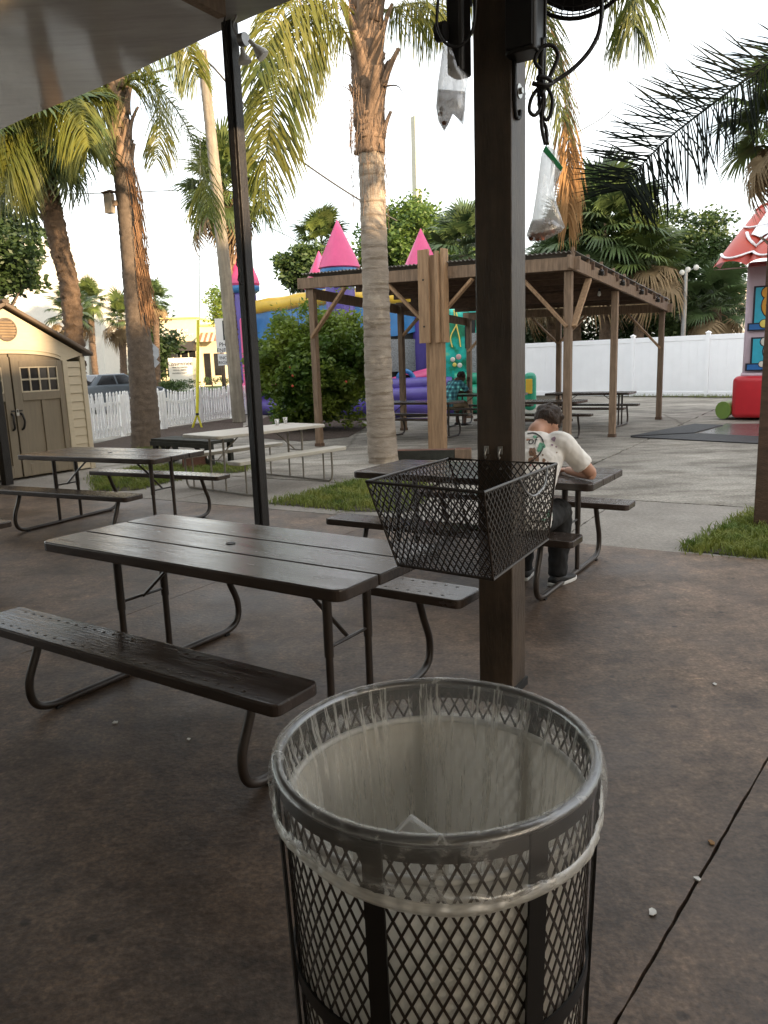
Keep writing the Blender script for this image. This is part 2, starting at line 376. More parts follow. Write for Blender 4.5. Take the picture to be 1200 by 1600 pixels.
# jungle print
t, N, L, b, out = shader_mat('jungle'); b.inputs['Roughness'].default_value = .4
tc = N('ShaderNodeTexCoord'); n = N('ShaderNodeTexNoise'); n.inputs['Scale'].default_value = 2.2; n.inputs['Detail'].default_value = 5; L(tc.outputs['Object'], n.inputs['Vector'])
r = ramp(N, [(.28, (.005, .06, .06)), (.42, (.01, .20, .10)), (.5, (.01, .38, .34)), (.6, (.03, .52, .42)), (.72, (.30, .55, .30))]); L(n.outputs['Fac'], r.inputs['Fac']); L(r.outputs['Color'], b.inputs['Base Color'])
# clear film of bags: mostly see-through, whiter along folds
def film(name, stops, scale, vs, coord='Object', rough=.18, col=(.80, .78, .72), gl=.12, bump=.6):
    m = bpy.data.materials.new(name); m.use_nodes = True; M[name] = m; t = m.node_tree; t.nodes.clear(); N = t.nodes.new; L = t.links.new
    out = N('ShaderNodeOutputMaterial'); tc = N('ShaderNodeTexCoord'); mp = N('ShaderNodeMapping'); mp.inputs['Scale'].default_value = vs
    L(tc.outputs[coord], mp.inputs['Vector']); n = N('ShaderNodeTexNoise'); n.inputs['Scale'].default_value = scale; n.inputs['Detail'].default_value = 5; n.inputs['Roughness'].default_value = .6
    L(mp.outputs['Vector'], n.inputs['Vector']); r = ramp(N, stops); L(n.outputs['Fac'], r.inputs['Fac'])
    tp = N('ShaderNodeBsdfTransparent'); df = N('ShaderNodeBsdfDiffuse'); df.inputs['Color'].default_value = (*col, 1)
    tl = N('ShaderNodeBsdfTranslucent'); tl.inputs['Color'].default_value = (*col, 1); m1 = N('ShaderNodeMixShader'); m1.inputs['Fac'].default_value = .5
    L(df.outputs[0], m1.inputs[1]); L(tl.outputs[0], m1.inputs[2])
    m2 = N('ShaderNodeMixShader'); L(r.outputs['Color'], m2.inputs['Fac']); L(tp.outputs[0], m2.inputs[1]); L(m1.outputs[0], m2.inputs[2])
    gls = N('ShaderNodeBsdfGlossy'); gls.inputs['Roughness'].default_value = rough; gls.inputs['Color'].default_value = (1, 1, 1, 1)
    bp = N('ShaderNodeBump'); bp.inputs['Strength'].default_value = bump; bp.inputs['Distance'].default_value = .01; L(n.outputs['Fac'], bp.inputs['Height']); L(bp.outputs['Normal'], gls.inputs['Normal'])
    m3 = N('ShaderNodeMixShader'); m3.inputs['Fac'].default_value = gl; L(m2.outputs[0], m3.inputs[1]); L(gls.outputs[0], m3.inputs[2]); L(m3.outputs[0], out.inputs['Surface'])
film('film_in', [(.42, (.05,) * 3), (.52, (.14,) * 3), (.575, (.8,) * 3), (.61, (.2,) * 3), (.70, (.55,) * 3)], 1.6, (1, .12, 1), 'UV', .2)
film('film_out', [(.42, (.05,) * 3), (.55, (.14,) * 3), (.64, (.55,) * 3), (.69, (.2,) * 3)], .6, (1, .9, 1), 'UV', .2, bump=.25)
film('film_hem', [(.3, (.55,) * 3), (.6, (.9,) * 3)], .7, (.5, 3, 1), 'UV', .25, (.86, .83, .76), bump=.3)
film('film_zip', [(.35, (.25,) * 3), (.65, (.55,) * 3)], 16, (1, 1, .4), 'Object', .12, (.75, .74, .72), .12)
film('film_water', [(.35, (.30,) * 3), (.65, (.6,) * 3)], 20, (1, 1, 1), 'Object', .05, (.50, .42, .36), .15)
film('liner', [(.3, (.76,) * 3), (.7, (.84,) * 3)], 6, (1, 1, 1), 'Object', .4, (.90, .87, .80), .03, .1)
film('netting', [(.45, (.55,) * 3), (.55, (.8,) * 3)], 60, (1, 1, 1), 'Object', .6, (.05, .05, .05), .01)

# ================================================================ SETTING
def jag(p, q, n, amp, r):
    out = []
    for i in range(n):
        t = i / n; x = p[0] + (q[0] - p[0]) * t; y = p[1] + (q[1] - p[1]) * t
        out.append((x + r.uniform(-amp, amp), y + r.uniform(-amp, amp)))
    return out
def jagpoly(c, n=40, amp=.008, seed=1):
    r = random.Random(seed); out = []
    for i in range(len(c)): out += jag(c[i], c[(i + 1) % len(c)], n, amp, r)
    return out
def earc(pts): return [tuple((E1 * a + E2 * b)[:2]) for a, b in pts]

g = MB()
g.add([(-900, -300, -.03), (900, -300, -.03), (900, 1500, -.03), (-900, 1500, -.03)], [(0, 1, 2, 3)])
ground = tag(g.build('ground', 'soil'), kind='structure')
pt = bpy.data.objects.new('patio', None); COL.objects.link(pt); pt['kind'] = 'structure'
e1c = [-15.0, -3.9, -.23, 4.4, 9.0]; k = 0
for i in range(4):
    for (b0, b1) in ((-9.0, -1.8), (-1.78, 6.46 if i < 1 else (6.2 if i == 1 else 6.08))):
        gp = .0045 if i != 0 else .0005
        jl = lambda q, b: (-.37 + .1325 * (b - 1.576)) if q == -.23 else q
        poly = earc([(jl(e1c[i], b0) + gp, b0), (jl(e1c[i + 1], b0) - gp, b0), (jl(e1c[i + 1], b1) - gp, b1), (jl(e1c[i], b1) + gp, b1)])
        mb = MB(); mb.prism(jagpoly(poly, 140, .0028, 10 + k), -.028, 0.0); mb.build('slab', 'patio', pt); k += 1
# a strip of older walk beyond the patio, laid in slabs
wk = bpy.data.objects.new('walkway', None); COL.objects.link(wk); wk['kind'] = 'structure'
ws = [-15.2, -12.4, -9.7, -6.9, -4.55, -2.05, .6, 3.4, 7]
for i in range(8):
    lo_ = 6.49 if i < 5 else 6.12
    for (b0, b1) in ((lo_, 8.30),):
        poly = earc([(ws[i] + .008, b0), (ws[i + 1] - .008, b0), (ws[i + 1] - .008, b1), (ws[i] + .008, b1)])
        mb = MB(); mb.prism(jagpoly(poly, 40, .007, 60 + i), -.027, -.002); mb.build('slab', 'walk', wk)
# yard: worn concrete in big pours
yd = bpy.data.objects.new('yard', None); COL.objects.link(yd); yd['kind'] = 'structure'
ys = [-30, -9.4, -3.1, 2.2, 12]; yb = [8.33, 13.2, 19.5, 27, 48]
for i in range(4):
    for j in range(4):
        poly = earc([(ys[i] + .012, yb[j] + .012), (ys[i + 1] - .012, yb[j] + .012), (ys[i + 1] - .012, yb[j + 1] - .012), (ys[i] + .012, yb[j + 1] - .012)])
        if i == 0 and j >= 2: continue
        mb = MB(); mb.prism(jagpoly(poly, 50, .02, 100 + i * 9 + j), -.026, -.003); mb.build('slab', 'yard', yd)
# road and far lawn
def sheet(name, pts, z, mt, kind='structure'):
    mb = MB(); n = len(pts); mb.add([(p[0], p[1], z) for p in pts], [tuple(range(n))]); return tag(mb.build(name, mt), kind=kind)
sheet('street', [(-200, 29), (-9, 29), (-3, 33), (6, 60), (6, 130), (-200, 62)], .004, 'asphalt')
sheet('verge', [(-200, 50), (-40, 50), (-12, 54), (4, 72), (30, 240), (-200, 240)], .012, 'lawn')
sheet('mulch_bed', [tuple(G(x, y)[:2]) for x, y in ((372, 672), (395, 684), (470, 690), (545, 683), (572, 668), (560, 650), (420, 650))], .006, 'mulch')
sheet('mulch_bed', [tuple(G(x, y)[:2]) for x, y in ((110, 720), (240, 708), (380, 672), (380, 652), (260, 668), (140, 695), (60, 720))], .003, 'mulch')
# rubber mats in front of the right-hand inflatable, and the wet patch
def matslab(pp, seed):
    mb = MB(); mb.prism([tuple(G(x, y)[:2]) for x, y in pp], .0, .018); return mb
rm = tag(matslab(((985, 682), (1085, 663), (1130, 665), (1085, 677)), 1).build('rubber_mat', 'mat_rubber', bevel=.004), 'black rubber mat on the concrete, left one of the L by the red inflatable', 'mat', 'rubber mats')
rm = tag(matslab(((985, 683.5), (1085, 678.5), (1187, 683), (1187, 694)), 2).build('rubber_mat', 'mat_rubber', bevel=.004), 'long black rubber mat on the concrete, nearest the camera', 'mat', 'rubber mats')
sheet('wet_patch', [tuple(G(x, y)[:2]) for x, y in ((1090, 677), (1135, 662), (1190, 662), (1190, 682))], .0035, 'wet')

# grass patches: soil sheet and blades
def grass(name, pp, n, h, seed, mt='grass_blade'):
    P = [G(x, y) for x, y in pp]; r = random.Random(seed)
    xs = [p.x for p in P]; ysx = [p.y for p in P]
    def inside(x, y):
        c = False; j = len(P) - 1
        for i in range(len(P)):
            if (P[i].y > y) != (P[j].y > y) and x < (P[j].x - P[i].x) * (y - P[i].y) / (P[j].y - P[i].y) + P[i].x: c = not c
            j = i
        return c
    sheet('soil_patch', [(p.x, p.y) for p in P], .006, 'soil')
    mb = MB(); k = 0
    while k < n:
        x = r.uniform(min(xs) - .05, max(xs) + .05); y = r.uniform(min(ysx) - .05, max(ysx) + .05)
        if not inside(x + r.gauss(0, .05), y + r.gauss(0, .05)): continue
        # clumpy
        if math.sin(x * 9 + 1.3 * math.sin(y * 7)) * math.sin(y * 8 + x * 2) < r.uniform(-1.2, .1): continue
        a = r.uniform(0, 6.28); hh = h * r.uniform(.5, 1.5); wd = r.uniform(.003, .006); ln = r.uniform(.2, 1.0) * hh
        dx, dy = math.cos(a), math.sin(a); b = r.uniform(0, 6.28); lx, ly = math.cos(b) * ln, math.sin(b) * ln
        mb.add([(x - dx * wd, y - dy * wd, 0), (x + dx * wd, y + dy * wd, 0), (x + lx * .45 + dx * wd * .7, y + ly * .45 + dy * wd * .7, hh * .62), (x + lx * .45 - dx * wd * .7, y + ly * .45 - dy * wd * .7, hh * .62), (x + lx, y + ly, hh * .8)],
               [(0, 1, 2, 3), (3, 2, 4)]); k += 1
    return tag(mb.build(name, mt), kind='stuff')
grass('grass', ((420, 787), (500, 767), (560, 752), (640, 748), (680, 765), (640, 800), (560, 799)), 9000, .07, 1)
grass('grass', ((140, 746), (215, 731), (300, 726), (388, 727), (384, 737), (330, 742), (270, 752), (215, 766), (150, 768)), 8000, .07, 2)
grass('grass', ((1068, 861), (1120, 835), (1150, 815), (1200, 792), (1330, 790), (1330, 890), (1200, 873)), 14000, .075, 3)
grass('grass', ((880, 618.5), (1165, 622.5), (1165, 620), (880, 616.5)), 1500, .12, 4)
grass('grass', ((210, 692), (250, 690), (262, 700), (215, 706)), 700, .06, 5)
# dropped leaves and crumbs on the patio floor
def scrap(px, py, s, mt, name, label, seed):
    r = random.Random(seed); p = G(px, py); mb = MB(); n = 9
    ring = [(math.cos(a) * s * r.uniform(.5, 1), math.sin(a) * s * r.uniform(.4, .8)) for a in [2 * math.pi * i / n for i in range(n)]]
    mb.prism(ring, 0, .003, lambda v: v + Vector((0, 0, r.uniform(0, s * .15))))
    return tag(mb.build(name, mt, loc=(p.x, p.y, .002), rot=(0, 0, r.uniform(0, 6))), label, 'litter', 'scraps on the patio floor')
for i, (x, y, s, lab) in enumerate(((1020, 1427, .018, 'pale scrap of paper on dark floor beside the cracked joint'), (180, 1130, .020, 'pale flat scrap under the long bench'), (295, 1156, .012, 'tiny pale scrap right of centre under the near bench'),
                                      (1090, 1375, .014, 'small pale chip lying in the floor joint'), (1112, 1318, .016, 'pale leaf bit at the broken spot of the floor joint'), (1117, 1070, .014, 'pale flat scrap alone on the dark floor at right'))):
    scrap(x, y, s, 'paper' if i != 4 else 'leaf_dry', 'litter_scrap', lab, i)

# ================================================================ added blocks out of view that shade the place
def wallbox(mb, a0, a1, b0, b1, z0, z1):
    P = earc([(a0, b0), (a1, b0), (a1, b1), (a0, b1)]); mb.prism(P, z0, z1)
rb = thing('sun_block', 'unseen block added beyond the right edge of the picture to shade the yard', 'building')  # added sun blocker, its stepped heights set where the sunlight reaches
mb = MB(); wallbox(mb, 35, 60, -40, -.6, -.02, 9.9); mb.build('wall', 'tan_wall', rb)
mb = MB(); wallbox(mb, 35.4, 60, -.6, 5.2, -.02, 10.9); mb.build('middle_wall', 'tan_wall', rb); mb = MB(); wallbox(mb, 36, 60, 5.2, 34, -.02, 14.0); mb.build('upper_wall', 'tan_wall', rb)

rs = thing('rear_shade_wall', 'unseen wall added behind the patio to darken and fill it', 'building')  # added out of view: darkens the patio, pale face bounces fill forward
mb = MB(); wallbox(mb, -16, 7, -12, -5.5, -.02, 4.44); mb.build('wall', 'plaster_white', rs)
mb = MB(); wallbox(mb, .15, 7, -5.5, 2.6, 4.46, 4.56); mb.build('shade_cover', 'stucco', rs)  # added overhead cover, unseen, cuts sky light on the near patio
# patio roof: one sheet with a wooden beam under it
pr = thing('patio_roof', 'pale grey sheet roof over the patio, seen from below', 'roof')
def redge(a): return 5.73 + (-4.16 - a) * .133
mb = MB()
nA, nB = 60, 40
def rf(u, v, dz=0):
    a = -15 + 15.1 * u; b = -9 + (redge(a) + 9) * v
    return E(a, b, 4.5 + .012 * math.sin(a * 1.7 + b * .6) + .008 * math.sin(b * 2.3) + dz)
mb.grid(lambda u, v: rf(u, v), nA, nB); mb.build('underside', 'roofpanel', pr, smooth=True)
mb = MB(); mb.grid(lambda u, v: rf(u, v, .05), nA, nB)
for i in range(nA):
    mb.add([rf(i / nA, 1), rf((i + 1) / nA, 1), rf((i + 1) / nA, 1, .05), rf(i / nA, 1, .05)], [(0, 1, 2, 3)])
mb.build('top_sheet', 'roofpanel', pr)
for a in (-4.55, -1.28, -9.3):
    mb = MB(); mb.bar(E(a, -8.5, 4.395), E(a, redge(a) - .52, 4.395), .09, .18); mb.build('beam', 'wood_old', pr, bevel=.004)
# ================================================================ PICNIC TABLES
def rrect(x0, x1, y0, y1, r, corners=(1, 1, 1, 1), n=6):
    out = []
    for k, (cx, cy, a0) in enumerate(((x0, y0, 180), (x1, y0, 270), (x1, y1, 0), (x0, y1, 90))):
        if not corners[k]: out.append((cx, cy)); continue
        ox = cx + (r if cx == x0 else -r); oy = cy + (r if cy == y0 else -r)
        for i in range(n + 1):
            a = R(a0 + 90 * i / n); out.append((ox + r * math.cos(a), oy + r * math.sin(a)))
    return out
def make_table(name, label, pale=False):
    t = thing(name, label, 'picnic table')
    pm, tm = ('plastic_pale', 'tube_grey') if pale else ('plastic_brown', 'tube_brown')
    LX, WY = .915, .38
    if pale:
        MB().prism(rrect(-LX, LX, -WY, WY, .07), .70, .74).build('table_top', pm, t, bevel=.008)
    else:
        for k in range(3):
            y0 = -WY + k * .2533 + (.003 if k else 0); y1 = -WY + (k + 1) * .2533 - (.003 if k < 2 else 0)
            MB().prism(rrect(-LX, LX, y0, y1, .05, (k == 0, k == 0, k == 2, k == 2)), .692, .74).build('plank', pm, t, bevel=.007, seg=3)
        # umbrella hole cap
        MB().lathe([(.022, .741), (.022, .7435), (.012, .7425)], 16).build('hole_cap', 'ink_black', t)
    for s in (-1, 1):
        o = MB().prism(rrect(-LX, LX, s * .635 - .118, s * .635 + .118, .035), .405, .45).build('bench_board', pm, t, bevel=.007, seg=3)
        if not pale:
            st = MB()
            for i in range(26):
                x = -.80 + i * .064
                for yy in (-.075, .075): st.ball((x, s * .635 + yy, .4500), (.011, .007, .0026), 6, 4)
            st.build('bench_dimple_pattern', pm, o); o.children[0]['kind'] = 'stuff'
    for s in (-1, 1):
        x = s * .66; r = .019 if not pale else .014
        if pale:
            pts = bez([(x, -.70, .40), (x, -.70, .12), (x, -.66, .025), (x, -.55, .016), (x, 0, .016), (x, .55, .016), (x, .66, .025), (x, .70, .12), (x, .70, .40)], 6)
        else:
            pts = bez([(x, -.575, .405), (x, -.615, .30), (x, -.668, .17), (x, -.655, .065), (x, -.57, .022), (x, -.4, .019), (x, 0, .019), (x, .4, .019), (x, .57, .022), (x, .655, .065), (x, .668, .17), (x, .615, .30), (x, .575, .405)], 6)
        MB().tube(pts, r, 10).build('bent_leg_tube', tm, t, smooth='auto')
        for y in ((-.14, .14)):
            MB().tube([(x, y, .025), (x, y, .36), (x, y, .361), (x, y, .695)], [r * .88, r * .88, r * 1.08, r * 1.08], 10).build('upright', tm, t, smooth='auto')
        if pale:
            for y in (-.54, .54): MB().tube([(x, y, .03), (x, y, .405)], .011, 8).build('upright', tm, t, smooth='auto')
        else:
            for y in (-.66, .66):
                MB().box((x, y * .83, .006), (.05, .03, .012)).build('foot', 'ink_black', t)
        MB().tube([(x, 0, .395), (x - s * .2, 0, .56), (x - s * .38, 0, .69)], .009, 6).build('brace', tm, t, smooth='auto')
        MB().tube([(x, -.14, .40), (x, .14, .40)], .008, 6).build('brace_bar', tm, t, smooth='auto')
        MB().box((x - s * .385, 0, .688), (.03, .10, .014)).build('bracket', tm, t)
    return t
def tpos(ox, oy, th):
    return Vector((ox + .915 * math.cos(th) - .38 * math.sin(th), oy + .915 * math.sin(th) + .38 * math.cos(th), 0)), th
GT = 'brown folding picnic tables'
p, th = tpos(-1.686, 3.674, -.592)
T1 = make_table('picnic_table', 'large brown planked picnic table nearest the camera, beside the trash bin'); T1['group'] = GT; T1.location = p; T1.rotation_euler = (0, 0, th)
p2, th2 = tpos(-3.73, 7.83, -.47); T2 = place(T1, '', p2, th2, 'brown picnic table in front of the tan shed doors')
p3, th3 = tpos(-.235, 5.756, -.563); T3 = place(T1, '', p3, th3, 'brown picnic table where the person in white T-shirt sits')
place(T1, '', E(-6.33, 2.72), RZ, 'brown picnic table cut off by the left edge of the picture')
GP = 'picnic tables under the pavilion'
PT1 = place(T1, '', E(-7.55, 13.86), RZ, 'picnic table under the pavilion, left one seen beside the palm trunk', GP)
PT3 = place(T1, '', E(-5.07, 13.93), RZ, 'picnic table under the pavilion just behind the brown-haired head', GP)
PT4 = place(T1, '', E(-4.9, 17.0), RZ, 'picnic table under the pavilion farthest right, before the white fence', GP)
PT5 = place(T1, '', E(-7.3, 16.8), RZ, 'picnic table under the pavilion where the person in teal plaid leans', GP)
T4 = make_table('picnic_table', 'weathered pale beige picnic table behind the thin black post', True)
T4.location = (-1.63, 10.12, 0); T4.rotation_euler = (0, 0, R(48.6))
# things on the pale table
def clutter(px, py, lab, k):
    p = G(px, py, .742); t = thing('plastic_cup', lab, 'cup', (p.x, p.y, .741), k, 'clear cups on the pale table')
    MB().lathe([(.025, 0), (.033, .08), (.031, .08), (.023, .004)], 14).build('cup_wall', 'film_zip', t, smooth=True)
    MB().ring((0, 0, .08), .033, .002, 14, 4).build('cup_rim', 'bulb_white', t)
clutter(433, 664, 'clear plastic cup on the pale table, nearer one', 0); clutter(446, 661, 'clear plastic cup on the pale table, farther one', 1)
# low dark bench by the left palm
lb = thing('low_bench', 'low dark wooden bench with crossed legs by the left palm', 'bench', tuple((G(258, 722) + G(350, 729)) / 2), math.atan2((G(350, 729) - G(258, 722)).y, (G(350, 729) - G(258, 722)).x))
hl = (G(350, 729) - G(258, 722)).length / 2
for k in range(2): MB().box((0, -.13 + k * .26, .40), (2 * hl, .24, .05)).build('seat_board', 'wood_black', lb, bevel=.004)
MB().box((0, -.255, .345), (2 * hl, .03, .07)).build('apron', 'wood_black', lb)
for s in (-1, 1):
    MB().box((s * (hl - .05), -.2, .19), (.08, .06, .37)).build('leg', 'wood_black', lb); MB().box((s * (hl - .05), .2, .19), (.08, .06, .37)).build('leg', 'wood_black', lb)
    MB().bar((s * (hl - .1), -.2, .05), (s * (hl - .45), -.2, .36), .03, .06).build('cross_brace', 'wood_black', lb)
    MB().bar((s * (hl - .1), -.16, .36), (s * (hl - .45), -.16, .05), .03, .06).build('cross_brace', 'wood_black', lb)
bk = thing('brick_block', 'reddish block stood under the low dark bench', 'block', tuple(G(305, 731)), .3)
MB().box((0, 0, .10), (.38, .16, .20)).build('block_body', 'wood_red', bk, bevel=.01); MB().box((0, 0, .205), (.36, .14, .012)).build('block_cap', 'wood_red', bk)

# ================================================================ NEAR POST WITH ITS THINGS
np_ = thing('patio_post', 'thick brown timber patio post in front of the pavilion, carrying the wire basket', 'post', tuple(E(-1.325, 3.222)), RZ)
MB().box((0, 0, 2.25), (.165, .165, 4.5)).build('shaft', 'post_brown', np_, bevel=.006)
MB().box((0, 0, .02), (.185, .185, .04)).build('base_plate', 'black_metal', np_)
for z in (2.605,):
    o = MB().lathe([(.028, 0), (.028, .004), (.0, .004)], 20).build('washer', 'steel', np_, loc=(.0827, .005, z), rot=(0, R(90), 0))
    MB().lathe([(.013, 0), (.013, .012), (.0, .012)], 6).build('bolt', 'steel', o, loc=(0, 0, .004))
for x in (-.035, .03):
    o = MB().box((x, -.0855, 1.145), (.022, .006, .035)).build('hook_plate', 'steel', np_, bevel=.002)
    MB().tube(bez([(x, -.089, 1.15), (x, -.105, 1.13), (x, -.102, 1.11), (x, -.092, 1.115)], 5), .004, 6).build('hook', 'steel', o)
    MB().lathe([(.007, 0), (.007, .004), (0, .004)], 8).build('screw', 'steel', np_, loc=(x, -.0827, 1.065), rot=(R(90), 0, 0))
MB().tube([(.0875, -.06, 2.55), (.0875, -.06, 4.4)], .010, 8).build('conduit', 'post_black', np_)
MB().tube(bez([(.0875, -.06, 2.56), (.088, -.045, 2.5), (.089, -.01, 2.50), (.088, .005, 2.53)], 5), .009, 8).build('conduit_end', 'post_black', np_)

def diamond(mb, P, nu, nv, w, t, jit=0):
    def node(i, j): return Vector(P(i / nu, j / nv))
    for i in range(nu):
        for j in range(nv):
            A = node(i + .5, j); B = node(i, j + .5); C = node(i + 1, j + .5); D = node(i + .5, j + 1)
            nrm = (C - B).cross(D - A).normalized()
            for p, q in ((A, B), (A, C), (B, D), (C, D)):
                d = (q - p).normalized(); s = d.cross(nrm) * (w / 2); h = nrm * (t / 2)
                p2, q2 = p - d * w * .3, q + d * w * .3
                mb.add([p2 - s - h, p2 + s - h, p2 + s + h, p2 - s + h, q2 - s - h, q2 + s - h, q2 + s + h, q2 - s + h], [(0, 1, 5, 4), (1, 2, 6, 5), (2, 3, 7, 6), (3, 0, 4, 7)])
    return mb
bs = thing('wire_basket', 'dark expanded-metal wire basket hung on the thick brown post', 'basket')
top = [E(-1.545, 2.43, 1.10), E(-1.03, 2.35, 1.10), E(-1.03, 3.10, 1.10), E(-1.545, 3.13, 1.10)]
bot = [E(-1.425, 2.44, .785), E(-1.02, 2.40, .785), E(-1.05, 3.06, .785), E(-1.425, 3.09, .785)]
bil = lambda a, b, c, d: (lambda u, v: (a * (1 - u) + b * u) * (1 - v) + (d * (1 - u) + c * u) * v)
for k in range(4):
    n = 16 if k in (0, 2) else 22
    o = diamond(MB(), bil(bot[k], bot[(k + 1) % 4], top[(k + 1) % 4], top[k]), n, 8, .0052, .0022).build('mesh_side', 'mesh_brown', bs); o['kind'] = 'stuff'
o = diamond(MB(), bil(bot[0], bot[1], bot[2], bot[3]), 14, 16, .0052, .0022).build('mesh_floor', 'mesh_brown', bs); o['kind'] = 'stuff'
MB().tube(top + [top[0]], .006, 8, False).build('rim_wire', 'mesh_brown', bs); MB().tube(bot + [bot[0]], .0055, 8, False).build('base_wire', 'mesh_brown', bs)
for k in range(4): MB().tube([bot[k], top[k]], .0045, 6).build('corner_wire', 'mesh_brown', bs)
a, b_ = top[1], top[2]
MB().tube(bez([a.lerp(b_, .42) + E1 * .006, a.lerp(b_, .5) + E1 * .012 - Vector((0, 0, .06)), a.lerp(b_, .62) + E1 * .012 - Vector((0, 0, .085)), a.lerp(b_, .76) + E1 * .012 - Vector((0, 0, .06)), a.lerp(b_, .82) + E1 * .006], 6), .004, 6).build('handle_loop', 'grey_metal', bs)

# speakers
def speaker(px, py, Y, lab, h, w_, d_):
    p = PY(px, py, Y); t = thing('loudspeaker', lab, 'loudspeaker', tuple(p), RZ, 'loudspeakers on the brown post')
    MB().prism(rrect(-w_ / 2, w_ / 2, -d_ / 2, d_ / 2, .025), 0, h).build('cabinet', 'black_metal', t, bevel=.006)
    MB().prism(rrect(-w_ / 2 + .012, w_ / 2 - .012, -d_ / 2 - .006, -d_ / 2 - .001, .002), .015, h - .015).build('grille', 'cable', t)
    MB().bar((0, d_ / 2, h * .7), (0, d_ / 2 + .05, h * .7), .03, .03).build('mount_bracket', 'cable', t)
    return t
speaker(718, 118, 3.35, 'black loudspeaker on the left face of the brown post', .42, .075, .10)
speaker(820, 88, 3.30, 'black loudspeaker on the right of the brown post above the bolt', .40, .13, .12)
# round cable reel with loop at the left speaker
rl = thing('cable_loop', 'black cable loop with round plug hanging left of the brown post', 'cable', tuple(PY(690, 50, 3.3)))
q = rl.location.copy()
MB().lathe([(.012, -.022), (.034, -.02), (.036, .02), (.012, .022)], 18).build('plug_disc', 'cable', rl, rot=(R(90), 0, R(60)))
lp = [PY(x, y, 3.27) - q for x, y in ((688, -30), (683, 20), (684, 45), (697, 68), (718, 72), (735, 55), (742, 25), (744, -30))]
MB().tube(bez(lp, 8), .006, 8).build('cord', 'cable', rl)
# fan
fn = thing('fan', 'black wire-guarded fan high on the brown post, mostly above the frame', 'fan', tuple(PY(902, -82, 3.35)))
ax = Vector((-.25, -.75, -.62)).normalized(); qf = ax.to_track_quat('Z', 'Y')
gm = MB()
for k in range(30):
    a = 2 * math.pi * k / 30
    gm.tube([qf @ Vector((r_ * math.cos(a), r_ * math.sin(a), z_)) for r_, z_ in ((.03, .085), (.12, .08), (.21, .05), (.245, 0))], .0022, 5)
o = gm.build('guard_spoke_pattern', 'cable', fn); o['kind'] = 'stuff'
for r_, z_ in ((.06, .084), (.10, .082), (.14, .074), (.18, .063), (.215, .046), (.245, 0)): MB().ring(qf @ Vector((0, 0, z_)), r_, .0028 if r_ < .24 else .009, 40, 6, ax).build('guard_ring', 'cable', fn)
gm = MB()
for k in range(30):
    a = 2 * math.pi * (k + .5) / 30
    gm.tube([qf @ Vector((r_ * math.cos(a), r_ * math.sin(a), z_)) for r_, z_ in ((.05, -.09), (.16, -.08), (.245, 0))], .0022, 5)
o = gm.build('rear_guard_pattern', 'cable', fn); o['kind'] = 'stuff'
for k in range(3):
    a = 2 * math.pi * k / 3 + .4; bl = MB()
    bl.grid(lambda u, v: qf @ Vector(((.03 + .19 * v) * math.cos(a + (u - .5) * 1.3), (.03 + .19 * v) * math.sin(a + (u - .5) * 1.3), (u - .5) * .05)), 6, 4)
    o = bl.build('blade', 'cable', fn, smooth=True); md = o.modifiers.new('s', 'SOLIDIFY'); md.thickness = .003
MB().tube([qf @ Vector((0, 0, .05)), qf @ Vector((0, 0, -.2))], [.035, .06], 14).build('motor', 'cable', fn, smooth='auto')
MB().tube([qf @ Vector((0, 0, -.18)), PY(810, -60, 3.36) - fn.location], .016, 8).build('mount_arm', 'cable', fn)
# hanging cable bundle on the right of the post
cb = thing('cable_bundle', 'tied bundle of thick black cable hanging right of the brown post', 'cable', tuple(PY(850, 130, 3.28))); q = cb.location.copy()
def cpath(pp, Y=3.28): return bez([PY(x, y, Y + dz) - q for x, y, dz in pp], 8)
MB().tube(cpath(((852, -20, .02), (851, 60, .02), (850, 110, .01), (848, 160, 0), (846, 195, 0), (852, 226, 0)),), .0075, 8).build('cord', 'cable', cb, smooth=True)
MB().tube(cpath(((846, 110, -.02), (836, 95, -.02), (845, 75, -.02), (862, 71, -.02), (872, 85, -.02), (866, 105, -.02), (856, 125, -.02))), .008, 8).build('cord', 'cable', cb, smooth=True)
MB().tube(cpath(((940, -20, .05), (938, 40, .04), (924, 75, .03), (898, 105, .02), (870, 125, .01), (852, 135, -.01), (832, 130, -.02))), .0085, 8).build('cord', 'cable', cb, smooth=True)
MB().tube(cpath(((840, 125, -.03), (842, 120, -.04), (855, 122, -.035), (862, 130, -.02), (850, 133, -.035), (838, 130, -.03))), .008, 8).build('tie_loop', 'cable', cb, smooth=True)
MB().tube(cpath(((848, 130, 0), (832, 150, -.01), (827, 172, -.01), (836, 180, -.01), (846, 165, 0), (850, 135, 0))), .0075, 8).build('cord', 'cable', cb, smooth=True)
MB().tube(cpath(((850, 130, .01), (862, 150, .01), (862, 172, .0), (855, 187, 0), (848, 180, 0), (851, 160, 0), (849, 140, 0))), .0075, 8).build('cord', 'cable', cb, smooth=True)
MB().tube(cpath(((844, 100, .02), (842, 150, .02), (846, 185, .02), (853, 200, .01), (855, 226, 0))), .0075, 8).build('cord', 'cable', cb, smooth=True)
MB().tube(cpath(((847, 60, .0), (845, 110, .0), (847, 150, .0))), .012, 8).build('cord', 'cable', cb, smooth=True)
